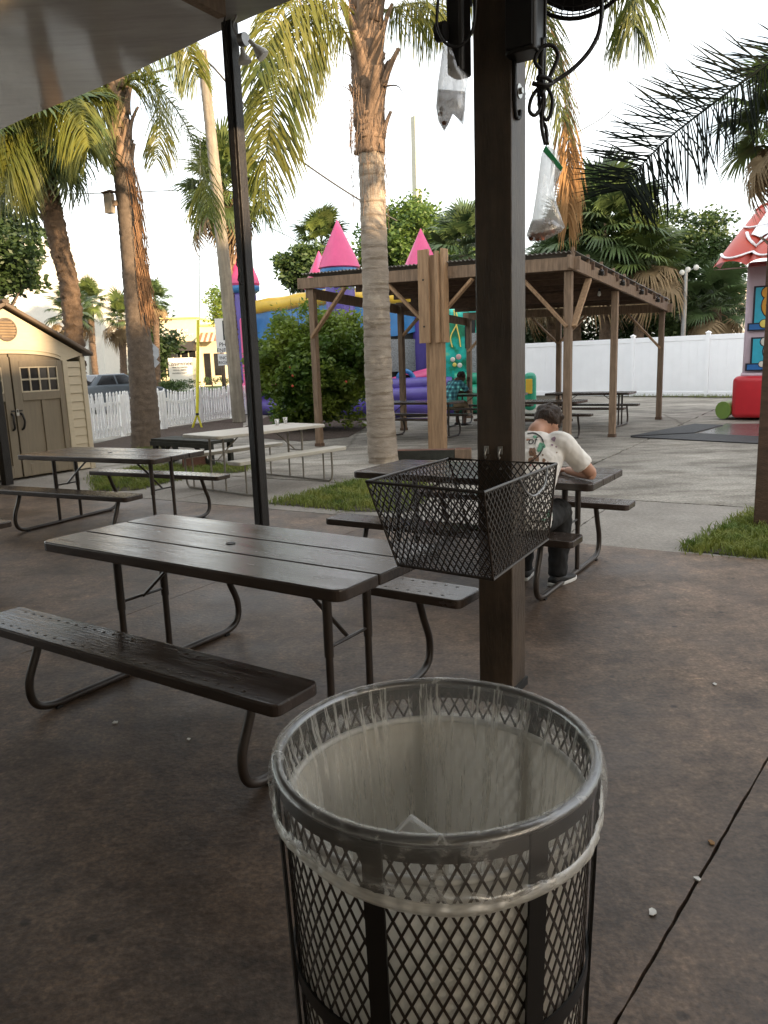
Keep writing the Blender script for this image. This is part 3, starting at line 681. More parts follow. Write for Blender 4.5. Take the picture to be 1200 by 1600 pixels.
# zip bags of water and coins
def zipbag(name, lab, outline, water, Y, coins, green):
    q = PY(*outline[0], Y); t = thing(name, lab, 'bag', tuple(q), 0, 'water bags with coins hung on the post')
    n = len(outline); cx = sum(p[0] for p in outline) / n; cy = sum(p[1] for p in outline) / n
    def puff(poly, th, mt, nm, dy=0):
        # inset rings raised like a cushion, both sides
        vs = []; fs = []; k = len(poly); mx_ = sum(p[0] for p in poly) / k; my_ = sum(p[1] for p in poly) / k
        lv = [(1, 0), (.86, .55), (.6, .9), (.25, 1.0)]
        for sgn in (-1, 1):
            o = len(vs)
            for s_, h in lv:
                for x, y in poly: vs.append(PY(mx_ + (x - mx_) * s_, my_ + (y - my_) * s_, Y + sgn * th * h + dy) - q)
            for a in range(3):
                for j in range(k): fs.append((o + a * k + j, o + a * k + (j + 1) % k, o + (a + 1) * k + (j + 1) % k, o + (a + 1) * k + j))
            fs.append(tuple(o + 3 * k + j for j in range(k)))
        return MB().add(vs, fs).build(nm, mt, t, smooth=True)
    puff(outline, .018, 'film_zip', 'bag_film'); puff(water, .030, 'film_water', 'water')
    for (x, y) in coins:
        p = PY(x, y, Y - .012) - q
        MB().lathe([(.0095, -.0008), (.0095, .0008)], 14).build('coin', 'copper', t, loc=p, rot=(R(80), R(rnd.uniform(-30, 30)), rnd.uniform(-.5, .5)))
    if green:
        MB().add([PY(x, y, Y - .012 + d) - q for d in (0, .02) for x, y in green], [(0, 1, 2, 3), (7, 6, 5, 4), (0, 4, 5, 1), (1, 5, 6, 2), (2, 6, 7, 3), (3, 7, 4, 0)]).build('zip_strip', 'zip_green', t, bevel=.002)
    return t
zipbag('water_bag', 'clear zip bag with green strip, pennies and water, hung below the cable bundle', [(846, 240), (853, 226), (868, 235), (879, 266), (872, 280), (864, 295), (872, 325), (883, 355), (876, 363), (850, 376), (828, 378), (822, 368), (832, 340), (838, 300)],
       [(832, 344), (850, 341), (868, 340), (882, 356), (876, 363), (850, 375), (830, 377), (823, 367)], 3.26, [(833, 367), (838, 369), (844, 366), (851, 365), (857, 363), (830, 372), (864, 361), (840, 373), (848, 371)], [(848, 236), (853, 227), (880, 262), (876, 268)])
zipbag('water_bag', 'clear zip bag of dark water hung left of the brown post', [(693, 68), (704, 72), (716, 100), (732, 122), (730, 136), (727, 170), (724, 196), (708, 178), (700, 196), (694, 206), (685, 190), (681, 168), (684, 130)],
       [(685, 139), (706, 141), (727, 143), (726, 172), (722, 190), (707, 178), (700, 195), (694, 203), (685, 188), (682, 166)], 3.3, [(690, 170), (688, 178), (694, 192)], None)
# drops: dark sediment
bpy.data.objects['water_bag.001'].children[1].data.materials[0] = M['film_water']

# ================================================================ OTHER POSTS
bp_ = thing('patio_post', 'thin black painted post carrying the twin floodlight and chain', 'post', (-1.2, 7.41, 0), RZ)
MB().box((0, 0, 2.245), (.105, .105, 4.49)).build('shaft', 'post_black', bp_, bevel=.006); MB().box((.0, -.056, 2.23), (.05, .012, 4.44)).build('cover_strip', 'post_black', bp_)
def chain(pp, Y, nm, lab):
    q = PY(*pp[0], Y); t = thing(nm, lab, 'chain', tuple(q)); pts = [PY(x, y, Y) - q for x, y in pp]
    ln = bez(pts, 6)
    for k in range(0, len(ln) - 1, 2):
        MB().tube([ln[k], ln[min(k + 2, len(ln) - 1)]], .010 if k % 4 else .006, 6).build('link', 'black_metal', t)
chain(((352, 25), (349, 45), (350, 60), (354, 85), (353, 105), (356, 120)), 7.32, 'chain', 'short dark chain hanging on the thin black post under the roof edge')
chain(((372, 400), (370, 412), (375, 425), (372, 436), (378, 445)), 7.32, 'chain', 'loop of wire hooked on the thin black post at mid height')
fl = thing('floodlight', 'white twin-bulb floodlight fixed on the thin black post', 'floodlight', tuple(PY(380, 62, 7.36))); q = fl.location.copy()
MB().lathe([(.0, -.03), (.055, -.03), (.055, .03), (0, .03)], 20).build('junction_box', 'grey_metal', fl, rot=(0, R(90), RZ))
for k, (a, b_, c_) in enumerate((((378, 75), (381, 88), (383, 98)), ((390, 63), (403, 75), (412, 88)))):
    A, B, C_ = [PY(x, y, 7.30) - q for x, y in (a, b_, c_)]; d = (C_ - A)
    MB().tube([A, A + d * .35, A + d * .5, A + d * .85, A + d, A + d * 1.03], [.018, .022, .034, .058, .058, .02], 16).build('bulb', 'bulb_white', fl, smooth='auto')
MB().tube(bez([PY(x, y, 7.33) - q for x, y in ((372, 60), (364, 40), (370, 20), (360, 2), (352, -20))], 6), .009, 6).build('conduit', 'grey_metal', fl)
lp_ = thing('patio_post', 'dark post at the left edge standing before the shed door', 'post', (-5.38, 10.95, 0), RZ)
MB().box((0, 0, 2.2), (.12, .12, 4.4)).build('shaft', 'post_black', lp_, bevel=.006); MB().tube(bez([(.065, -.065, 1.05), (.10, -.075, 1.0), (.08, -.075, .9), (.065, -.065, .95)], 5), .008, 6).build('wire_loop', 'cable', lp_)
rp_ = thing('timber_post', 'brown timber post at the right edge standing in the grass', 'post', tuple(G(1191, 824)), RZ)
MB().box((0, 0, 2.1), (.135, .135, 4.2)).build('shaft', 'wood_dark', rp_, bevel=.006); MB().box((.0, -.085, 2.85), (.16, .03, 1.6)).build('sister_board', 'wood_dark', rp_, bevel=.004)
for z in (.32, 1.9): MB().ball((-.068, -.02, z), (.006, .014, .014), 8, 6).build('knot', 'wood_black', rp_)
# built-up wooden column behind the sleeper
wc = thing('timber_column', 'new yellow timber column with boxed top boards behind the low sleeper', 'column', (.92, 13.3, 0), RZ)
MB().box((.10, -.02, 1.62), (.235, .14, 3.24)).build('main_post', 'wood_warm', wc, bevel=.006); MB().box((-.10, .10, 1.62), (.11, .11, 3.24)).build('second_post', 'wood_warm', wc, bevel=.006)
MB().box((-.07, -.135, 2.58), (.20, .05, 1.5)).build('cladding_board', 'wood_warm', wc, bevel=.004); MB().box((.165, -.12, 2.56), (.07, .05, 1.46)).build('cladding_board', 'wood_warm', wc, bevel=.004); MB().box((.245, .0, 2.58), (.05, .2, 1.5)).build('cladding_board', 'wood_warm', wc, bevel=.004)
for z in (2.1, 2.85): MB().lathe([(.016, 0), (.016, .008), (0, .008)], 8).build('bolt', 'black_metal', wc, loc=(-.07, -.16, z), rot=(R(90), 0, 0))
sl = thing('timber_sleeper', 'low dark sleeper with reddish top at the foot of the timber column', 'sleeper', (.83, 12.2, 0), -.14)
MB().box((-.14, 0, .075), (.93, .2, .15)).build('beam', 'wood_black', sl, bevel=.008); MB().box((.46, .0, .08), (.26, .2, .155)).build('end_block', 'wood_old', sl, bevel=.008)
MB().box((-.13, 0, .153), (.9, .17, .006)).build('top_face', 'wood_red', sl); MB().box((.46, 0, .160), (.24, .17, .006)).build('top_face', 'wood_red', sl)

# ================================================================ TRASH BIN
BX, BY, RZT = .075, 1.255, .87
bn = thing('trash_bin', 'round expanded-metal trash bin in the foreground with flat straps', 'trash bin', (BX, BY, 0))
rt_, rb_ = .272, .245
rad = lambda z: rb_ + (rt_ - rb_) * (z / RZT)
o = diamond(MB(), lambda u, v: Vector((rad(.03 + v * (RZT - .05)) * math.cos(2 * math.pi * u), rad(.03 + v * (RZT - .05)) * math.sin(2 * math.pi * u), .03 + v * (RZT - .05))), 70, 17, .0040, .0020).build('wire_mesh', 'mesh_brown', bn); o['kind'] = 'stuff'
MB().ring((0, 0, RZT), rt_ + .003, .0085, 72, 8).build('top_hoop', 'rim_metal', bn, smooth=True)
def hoop(z, h, nm):
    mb = MB(); r0 = rad(z) + .004
    mb.lathe([(r0, z), (r0 + .004, z), (r0 + .004 + (rt_ - rb_) * h / RZT, z + h), (r0 + (rt_ - rb_) * h / RZT, z + h), (r0, z)], 72, caps=False); mb.build(nm, 'black_metal', bn, smooth='auto')
hoop(RZT - .032, .03, 'upper_band'); hoop(.485, .03, 'middle_band'); hoop(.0, .035, 'bottom_band')
for k in range(7):
    a = R(-113 + k * 360 / 7)
    mb = MB(); r0 = lambda z: rad(z) + .010; tx = Vector((-math.sin(a), math.cos(a), 0)); rx = Vector((math.cos(a), math.sin(a), 0))
    mb.bar(rx * r0(.0), rx * r0(RZT) + Vector((0, 0, RZT - .004)), .032, .005, up=rx); mb.build('strap', 'black_metal', bn)
MB().lathe([(.0, .012), (rb_ - .002, .012), (rb_ - .002, .02), (0, .02)], 40, caps=False).build('floor_plate', 'black_metal', bn)
ln_ = thing('bin_liner', 'white plastic liner drum standing inside the wire trash bin', 'liner', (BX, BY, .03))
def rl_(z): return rb_ - .0055 + (rt_ - rb_) * ((z + .03) / RZT)
MB().lathe([(rl_(.0) - .02, 0), (rl_(.1), .05), (rl_(.76), .765), (rl_(.76) - .004, .765), (rl_(.1) - .004, .06), (0, .06)], 64, caps=False).build('drum_wall', 'liner', ln_, smooth='auto')
MB().ring((0, 0, .767), rl_(.75) - .003, .007, 72, 8).build('drum_rim', 'bulb_white', ln_, smooth=True)
# clear bag: inner wall, fold over the hoop, outer skirt, gathered hem
bagt = thing('trash_bag', 'clear plastic bag stretched over the rim of the trash bin', 'bag', (BX, BY, 0))
rb2 = random.Random(3)
def pleat(a, k): return sum(math.sin(a * f + ph) * am for f, ph, am in k)
K1 = [(rb2.randint(9, 70), rb2.uniform(0, 6.28), rb2.uniform(.3, 1) / 5) for _ in range(12)]
K2 = [(rb2.randint(2, 9), rb2.uniform(0, 6.28), rb2.uniform(.3, 1) / 4) for _ in range(6)]
def uvgrid(nm, mt, fn, nu, nv, us, vs_):
    mb = MB(); mb.grid(fn, nu, nv); o = mb.build(nm, mt, bagt, smooth=True)
    ul = o.data.uv_layers.new(name='uv'); W = nu + 1
    for lp2 in o.data.loops:
        i = lp2.vertex_index % W; j = lp2.vertex_index // W; ul.data[lp2.index].uv = (i / nu * us, j / nv * vs_)
    return o
def inner(u, v):
    a = 2 * math.pi * u; z = RZT + .004 - v * .58; sv = min(1, v / .15); r = rt_ - .008 - .014 * sv * sv * (3 - 2 * sv) - .045 * v - .02 * v * v + pleat(a, K1) * .006 * min(1, max(0, v - .12) * 3) + pleat(a, K2) * .02 * max(0, v - .2)
    return Vector((r * math.cos(a), r * math.sin(a), z))
uvgrid('bag_inner_wall', 'film_in', inner, 240, 20, 46, 10)
def hemz(a): return .783 + .010 * math.sin(a + .4) + .012 * math.sin(2 * a + .6) + .008 * pleat(a, K2)
def skirt(u, v):
    a = 2 * math.pi * u; z = RZT + .006 + (hemz(a) - RZT - .006) * v; r = rt_ + .015 + .010 * math.sin(math.pi * v) + pleat(a, K1) * .004 * v + pleat(a, K2) * .006 * v - .006 * v
    return Vector((r * math.cos(a), r * math.sin(a), z))
uvgrid('bag_skirt', 'film_out', skirt, 240, 8, 40, 4)
def fold(u, v):
    a = 2 * math.pi * u; b = math.pi * v; return Vector(((rt_ + .0035 + .012 * -math.cos(b)) * math.cos(a), (rt_ + .0035 + .012 * -math.cos(b)) * math.sin(a), RZT + .004 + (.0085 + .001 * pleat(a, K1)) * math.sin(b)))
uvgrid('bag_fold', 'film_out', fold, 240, 5, 60, 1)
def hem(u, v):
    a = 2 * math.pi * u; z = hemz(a) + .022 * (.5 - v) + .003 * pleat(a, K1); r = rt_ + .010 + .007 * math.sin(math.pi * v) + .003 * pleat(a, K1)
    return Vector((r * math.cos(a), r * math.sin(a), z))
uvgrid('bag_hem', 'film_hem', hem, 240, 6, 60, 1)
def hem2(u, v):
    a = 2 * math.pi * u; z = hemz(a) + .016 + .02 * (.5 - v) + .012 * math.sin(3 * a + 1) + .003 * pleat(a, K1); r = rt_ + .012 + .006 * math.sin(math.pi * v)
    return Vector((r * math.cos(a), r * math.sin(a), z))
uvgrid('bag_hem', 'film_out', hem2, 240, 5, 60, 1)
cq = PY(640, 1303, 1.2); cup = thing('paper_sheet', 'white folded paper sticking up inside the trash bin', 'paper', tuple(cq), 0)
fold_ = [Vector((-.055, 0, -.02)), Vector((.0, -.03, .055)), Vector((.05, 0, .0)), Vector((.02, .05, -.05)), Vector((-.05, .05, -.06)), Vector((.005, .012, .03))]
MB().add(fold_, [(0, 1, 5), (1, 2, 5), (2, 3, 5), (3, 4, 5), (4, 0, 5)]).build('upper_fold', 'tissue', cup); MB().add([p * .96 + Vector((0, .004, -.012)) for p in fold_], [(0, 1, 5), (1, 2, 5), (2, 3, 5), (3, 4, 5), (4, 0, 5)]).build('under_fold', 'tissue', cup)
MB().add([(-.055, 0, -.02), (.05, 0, 0), (.04, .01, -.14), (-.05, .01, -.15)], [(0, 1, 2, 3)]).build('lower_sheet', 'tissue', cup)
tr = thing('napkin', 'crumpled white napkin at the bottom of the trash bin', 'napkin', (BX + .03, BY - .02, .52))
mb = MB(); mb.ball((0, 0, .0), (.12, .11, .06), 18, 10); o = mb.build('paper_wad', 'paper', tr); 
for v_ in o.data.vertices: v_.co *= 1 + rnd.uniform(-.18, .18)
MB().ball((.09, .05, -.01), (.07, .06, .05), 10, 7).build('paper_fold', 'paper', tr)
tw = thing('trash_heap', 'pile of used paper filling the bottom of the trash bin', 'trash', (BX, BY, .09))
mb = MB(); mb.lathe([(.215, 0), (.218, .34), (.16, .40), (.05, .41), (0, .41)], 30, caps=False); o = mb.build('heap', 'paper', tw)
for v_ in o.data.vertices: v_.co.z += rnd.uniform(-.025, .025) if v_.co.z > .2 else 0
MB().ball((-.08, .05, .40), (.07, .05, .05), 10, 7).build('paper_lump', 'paper', tw)
# ================================================================ SHED  (local x along -E1 = depth, local y along E2 = width; front at x=0 faces +E1)
SC = Vector((-4.70, 12.57, 0)) - E2 * 1.30
sh = thing('garden_shed', 'tan plastic garden shed with double brown doors and gable vent', 'shed', tuple(SC), RZ)
EV, AP, HW, DP = 1.84, 2.50, 1.30, 2.3
roofz = lambda y: AP - (AP - EV) * abs(y) / HW
for s in (-1, 1):
    MB().box((-DP / 2, s * (HW - .03), EV / 2), (DP - .06, .05, EV)).build('side_wall', 'shed_tan', sh)
MB().prism([(-HW, 0), (HW, 0), (HW, EV), (0, AP), (-HW, EV)], -DP, -DP + .05, lambda v: Vector((v.z, v.x, v.y))).build('rear_wall', 'shed_tan', sh)
# front: gable board with arch above doors, corner columns, lap siding planks
DW = .88
arch = [(-DW, 1.72)] + [(DW * math.sin(R(a)), 1.72 + .13 * math.cos(R(a))) for a in range(-80, 81, 10)] + [(DW, 1.72)]
gab = [(DW, 1.72), (HW - .02, EV - .02), (0, AP - .02), (-HW + .02, EV - .02)] + arch[:-1]
gb = MB(); n = len(gab)
gb.prism(gab, -.055, -.005, lambda v: Vector((v.z, v.x, v.y))).build('gable_board', 'shed_tan', sh)
MB().tube([Vector((.0, x, z + .055)) for x, z in arch[1:-1]], .008, 6).build('arch_molding', 'shed_tan', sh)
for s in (-1, 1):
    MB().box((-.025, s * (DW + .045), .87), (.07, .09, 1.74)).build('door_jamb', 'shed_tan', sh, bevel=.008)
    MB().box((-.025, s * (HW - .045), EV / 2 - .03), (.07, .09, EV - .06)).build('corner_post', 'shed_tan', sh, bevel=.01)
    for k in range(13):
        z = .02 + k * .134
        zt = min(z + .13, 1.72)
        mb = MB(); y0, y1 = s * (DW + .092), s * (HW - .092)
        mb.add([(-.03, y0, z), (-.03, y1, z), (-.005, y1, z), (-.005, y0, z), (-.03, y0, zt), (-.03, y1, zt), (-.020, y1, zt), (-.020, y0, zt)],
               [(0, 1, 2, 3), (7, 6, 5, 4), (0, 4, 5, 1), (1, 5, 6, 2), (2, 6, 7, 3), (3, 7, 4, 0)]).build('siding_plank', 'shed_tan', sh)
    # doors
    d = MB(); y0, y1 = s * .012, s * (DW - .005)
    zt = lambda y: 1.72 + .125 * math.sqrt(max(0, 1 - (y / DW) ** 2)) - .004
    ys_ = [y0 + (y1 - y0) * i / 8 for i in range(9)]
    # frame pieces around window opening
    def slab(ya, yb_, za, zb, dx, nm, par, mt='shed_door', bev=.006):
        return MB().box((dx, (ya + yb_) / 2, (za + zb) / 2), (.03, abs(yb_ - ya), zb - za)).build(nm, mt, par, bevel=bev)
    door = MB().prism([(ys_[0], .03)] + [(ys_[-1], .03)] + [(y, zt(y)) for y in ys_[::-1]], -.05, -.028, lambda v: Vector((v.z, v.x, v.y))).build('door', 'shed_door', sh)
    slab(y0, y0 + s * .13, .04, 1.80, -.016, 'stile', door); slab(y1 - s * .09, y1, .04, 1.74, -.016, 'stile', door)
    slab(y0 + s * .13, y1 - s * .09, .04, .22, -.016, 'rail', door); slab(y0 + s * .13, y1 - s * .09, 1.16, 1.28, -.016, 'rail', door); slab(y0 + s * .13, y1 - s * .09, 1.655, 1.74, -.016, 'rail', door)
    slab(y0 + s * .44, y0 + s * .50, .22, 1.16, -.019, 'stile', door)
    wy0, wy1 = y0 + s * .13, y1 - s * .09
    for i in range(4):
        for j in range(2):
            a = wy0 + (wy1 - wy0) * i / 4; b_ = wy0 + (wy1 - wy0) * (i + 1) / 4
            MB().box((-.026, (a + b_) / 2, 1.37 + j * .19), (.006, abs(b_ - a) - .02, .17)).build('window_pane', 'glass_dark', door)
    for i in range(1, 4): slab(wy0 + (wy1 - wy0) * i / 4 - .012, wy0 + (wy1 - wy0) * i / 4 + .012, 1.28, 1.655, -.018, 'muntin', door, 'shed_tan', .003)
    slab(wy0, wy1, 1.455, 1.48, -.0175, 'muntin', door, 'shed_tan', .003)
    for (ya, yb_, za, zb) in ((wy0, wy0 + s * .02, 1.28, 1.655), (wy1 - s * .02, wy1, 1.28, 1.655), (wy0 + s * .02, wy1 - s * .02, 1.28, 1.30), (wy0 + s * .02, wy1 - s * .02, 1.635, 1.655)): slab(ya, yb_, za, zb, -.0165, 'window_frame', door, 'shed_tan', .003)
    hy = s * .075
    MB().tube(bez([(0, hy, .98), (.045, hy, .95), (.06, hy + s * .012, .86), (.045, hy, .77), (0, hy, .74)], 5), .016, 8).build('handle', 'black_metal', door)
MB().lathe([(.0, 0), (.165, 0), (.165, .03), (.14, .035), (.14, .02), (0, .02)], 28, caps=False).build('vent', 'shed_roof', sh, loc=(-.002, .0, 2.19), rot=(0, R(90), 0))
for k in range(6):
    z = -.10 + k * .04; hw_ = math.sqrt(max(.002, .138 ** 2 - z ** 2))
    MB().bar((z, -hw_, .032), (z, hw_, .032), .026, .012, up=(.4, 0, .9)).build('vent_slat', 'shed_slat', bpy.data.objects['vent'])
for s in (-1, 1):
    mb = MB(); a = Vector((0, 0, AP + .02)); b_ = Vector((0, s * (HW + .12), EV - .045))
    mb.add([(.08, a.y, a.z), (.08, b_.y, b_.z), (-DP - .08, b_.y, b_.z), (-DP - .08, a.y, a.z), (.08, a.y, a.z + .06), (.08, b_.y, b_.z + .06), (-DP - .08, b_.y, b_.z + .06), (-DP - .08, a.y, a.z + .06)],
           [(0, 1, 2, 3), (7, 6, 5, 4), (0, 4, 5, 1), (1, 5, 6, 2), (2, 6, 7, 3), (3, 7, 4, 0)]).build('roof_panel', 'shed_roof', sh, bevel=.012)
MB().tube([(.09, 0, AP + .085), (-DP - .09, 0, AP + .085)], .06, 10, flat=.5).build('ridge_cap', 'shed_roof', sh)
pk = thing('padlock', 'small steel padlock on the shed door hasp', 'padlock', tuple(SC + E1 * .02 + Vector((0, 0, 1.0))), RZ)
MB().box((.02, 0, -.03), (.02, .05, .045)).build('lock_body', 'steel', pk, bevel=.004); MB().tube(bez([(.02, -.017, -.01), (.02, -.017, .03), (.02, 0, .045), (.02, .017, .03), (.02, .017, -.01)], 5), .005, 6).build('shackle', 'steel', pk)
MB().bar((.01, -.09, .02), (.01, .09, .02), .008, .022).build('hasp', 'black_metal', pk)

# ================================================================ PAVILION
PO = Vector((-1.19, 14.78, 0)); e1o, e2o = PO.dot(E1), PO.dot(E2)
pv = thing('pavilion', 'open wooden pavilion with corrugated roof over picnic tables', 'pavilion', tuple(PO), RZ)
PW, PD = 4.85, 6.9
zt_ = lambda x, y: 3.03 - .020 * x - .050 * y       # underside of front/side beams (roof falls to the far right)
pp_ = [(0, 0), (PW, 0), (PW, 2.75), (PW, PD), (0, 3.3), (0, PD), (PW / 2, PD)]
for x, y in pp_:
    MB().box((x, y, zt_(x, y) / 2 - .06), (.115, .115, zt_(x, y) - .12)).build('post', 'wood_old', pv, bevel=.006)
    MB().box((x, y, .03), (.135, .135, .06)).build('post_base', 'wood_dark', pv)
def beam(x0, y0, x1, y1, nm, dz=0, w_=.05, h=.19, mt='wood_old'):
    MB().bar((x0, y0, zt_(x0, y0) - .02 + dz), (x1, y1, zt_(x1, y1) - .02 + dz), w_, h).build(nm, mt, pv, bevel=.004)
beam(-.25, -.085, PW + .2, -.085, 'front_beam'); beam(-.09, -.05, -.09, PD + .2, 'side_beam', -.16); beam(PW + .09, -.3, PW + .09, PD + .2, 'side_beam', -.0)
beam(-.2, PD + .09, PW + .2, PD + .09, 'rear_beam', -.02); beam(-.1, 3.3, PW, 3.0, 'cross_beam', -.12, mt='wood_dark')
for k in range(1, 9):
    y = k * PD / 9 + .05; beam(-.05, y, PW + .16, y, 'rafter', .08, .045, .12, 'wood_dark')
for k in range(10):
    y = -.1 + k * .78
    MB().box((PW + .09, y, zt_(PW, y) + .13), (.045, .06, .16)).build('rafter_end', 'wood_old', pv)
def brace(x, y, dx, dy, z0=.95, ln=.78):
    MB().bar((x, y, zt_(x, y) - z0), (x + dx * ln, y + dy * ln, zt_(x + dx, y + dy) - .14), .045, .10, up=(dy, dx, 0)).build('knee_brace', 'wood_warm', pv, bevel=.004)
brace(.0, -.075, 1, 0, 1.0, .78); brace(PW, -.075, -1, 0); brace(PW + .08, 0, 0, 1); brace(PW / 2 - .0, -.075, -1, 0, .85, .75); brace(PW / 2 + .1, -.075, 1, 0, .85, .75)
brace(PW, PD - .05, -1, 0); brace(0, PD - .05, 1, 0); brace(PW / 2, PD - .06, -1, 0, .8, .7); brace(PW / 2, PD - .06, 1, 0, .8, .7); brace(0, 3.3, 1, 0, .8, .7)
# corrugated sheets
ns_ = 6
for k in range(ns_):
    x0 = -.14 + k * (PW + .24) / ns_; x1 = x0 + (PW + .24) / ns_ + .03
    mb = MB(); nw = 40
    def cf(u, v):
        x = x0 + (x1 - x0) * u; y = -.13 + (PD + .3) * v
        return Vector((x, y, zt_(x, y) + .145 + .014 * math.sin(x * 2 * math.pi / .076) + .004 * (k % 2)))
    mb.grid(cf, nw * 2, 6); o = mb.build('roof_sheet', 'tin', pv, smooth=True); md = o.modifiers.new('s', 'SOLIDIFY'); md.thickness = .004
for k, y in enumerate((1.2, 2.6, 4.1, 5.6)):
    t = thing('string_light', 'small dark clip lamp on the pavilion side beam, ' + ('nearest', 'second nearest', 'third nearest', 'farthest')[k] + ' of four', 'lamp', tuple(PO + E1 * (PW + .13) + E2 * y + Vector((0, 0, zt_(PW, y) + .02))), RZ, 'clip lamps on the pavilion')
    MB().lathe([(.0, -.07), (.05, -.07), (.03, .0), (0, .01)], 12, caps=False).build('shade', 'black_metal', t, loc=(.05, 0, .01), rot=(R(25), R(20), 0)); MB().bar((0, 0, 0), (.05, 0, .03), .02, .02).build('clip', 'black_metal', t)
pl = thing('pavilion_bulb', 'small white bulb under the pavilion side beam', 'lamp', tuple(PO + E1 * (PW - .25) + E2 * 2.6 + Vector((0, 0, zt_(PW, 2.6) - .14))))
MB().lathe([(0, -.07), (.03, -.05), (.03, -.02), (.018, .02), (0, .03)], 12, caps=False).build('bulb', 'bulb_white', pl, smooth=True); MB().lathe([(.02, .02), (.02, .07)], 10).build('socket', 'black_metal', pl)

# ================================================================ WHITE VINYL FENCE
F0 = PY(1240, 600, 24.9); F0.z = 0; F1 = PY(888, 600, 30.3); F1.z = 0
fd = (F1 - F0).normalized(); fa = math.atan2(fd.y, fd.x)
vf = thing('vinyl_fence', 'tall white vinyl privacy fence closing the yard at right', 'fence', tuple(F0), fa)
FH = 2.12; s0 = (PY(1105, 560, 1).x)
def along(px):      # distance along fence where a vertical picture column crosses it
    best = min(range(0, 4000), key=lambda i: abs(_px(F0 + fd * (i * .01)) - px)); return best * .01
def _px(p):
    d = p + Vector((0, 0, 1.0)) - Vector((0, 0, CAM_H)); return 600 + FPX * d.dot(_rt) / d.dot(_fw)
sp = along(988) - along(1105); st0 = along(1105)
posts_ = [st0 + sp * k for k in range(-2, 6)]
for k, s in enumerate(posts_):
    MB().box((s, 0, (FH + .02) / 2), (.13, .13, FH + .02)).build('fence_post', 'white_vinyl', vf, bevel=.006)
    o = MB().add([(s - .08, -.08, FH + .02), (s + .08, -.08, FH + .02), (s + .08, .08, FH + .02), (s - .08, .08, FH + .02), (s - .08, -.08, FH + .05), (s + .08, -.08, FH + .05), (s + .08, .08, FH + .05), (s - .08, .08, FH + .05), (s, 0, FH + .10)],
                 [(3, 2, 1, 0), (0, 1, 5, 4), (1, 2, 6, 5), (2, 3, 7, 6), (3, 0, 4, 7), (4, 5, 8), (5, 6, 8), (6, 7, 8), (7, 4, 8)]).build('post_cap', 'white_vinyl', vf)
    if k < len(posts_) - 1:
        a = s + .068; b_ = posts_[k + 1] - .068
        MB().box(((a + b_) / 2, 0, FH - .12), (b_ - a, .05, .17)).build('top_rail', 'white_vinyl', vf, bevel=.008); MB().box(((a + b_) / 2, 0, .10), (b_ - a, .05, .16)).build('bottom_rail', 'white_vinyl', vf, bevel=.008)
        npn = 9
        for i in range(npn):
            x0 = a + (b_ - a) * i / npn + .0015; x1 = a + (b_ - a) * (i + 1) / npn - .0015
            MB().box(((x0 + x1) / 2, 0, FH / 2 - .01), (x1 - x0, .022, FH - .36)).build('fence_panel', 'white_vinyl', vf)

# ================================================================ PICKET FENCE
pf = thing('picket_fence', 'white wooden picket fence along the street, dipping between posts', 'fence')
A_ = Vector((-7.05, 14.9, 0)); B_ = Vector((-5.78, 20.45, 0)); C_ = Vector((-4.05, 25.8, 0))
prot = None
def picket_mesh(h):
    mb = MB(); w_ = .042
    mb.prism([(-w_, .06), (w_, .06), (w_, h - .11), (w_ * .62, h - .075), (w_ * .9, h - .045), (0, h), (-w_ * .9, h - .045), (-w_ * .62, h - .075), (-w_, h - .11)], -.009, .009, lambda v: Vector((v.x, v.z, v.y)))
    me = mb.mesh('picket'); me.materials.append(M['white_paint']); return me
pms = {round(h, 2): picket_mesh(h) for h in np.arange(.90, 1.13, .01)}
def run(a, b, bays, dip):
    d = b - a; Ln = d.length; d.normalize(); rz = math.atan2(d.y, d.x); bl = Ln / bays
    for i in range(bays + 1):
        p = a + d * (bl * i)
        MB().box((p.x, p.y, .50), (.10, .10, 1.0), Matrix.Rotation(rz, 3, 'Z')).build('fence_post', 'white_paint', pf, bevel=.005)
    nrm = Vector((d.y, -d.x, 0))
    for i in range(bays):
        for z, dd in ((.22, 0), (.80, dip)):
            pts = [a + d * (bl * (i + t)) - nrm * .0 + Vector((0, 0, z - dd * math.sin(math.pi * t))) for t in np.linspace(.022 / bl * 2, 1 - .022 / bl * 2, 9)]
            mb = MB()
            for q0, q1 in zip(pts[:-1], pts[1:]): mb.bar(q0, q1, .035, .085)
            mb.build('rail', 'white_paint', pf)
        npk = int(bl / .135)
        for k in range(npk):
            t = (k + .5) / npk; p = a + d * (bl * (i + t)) + nrm * .03
            h = round(1.08 - dip * math.sin(math.pi * t) + rnd.uniform(-.008, .008), 2); h = min(max(h, .90), 1.12)
            o = bpy.data.objects.new('picket', pms[min(pms, key=lambda q: abs(q - h))]); COL.objects.link(o); o.parent = pf; o.location = p; o.rotation_euler = (R(rnd.uniform(-1.5, 1.5)), R(rnd.uniform(-1.2, 1.2)), rz)
run(A_, B_, 3, .0); run(B_ + (C_ - B_).normalized() * .12, C_, 3, .13)

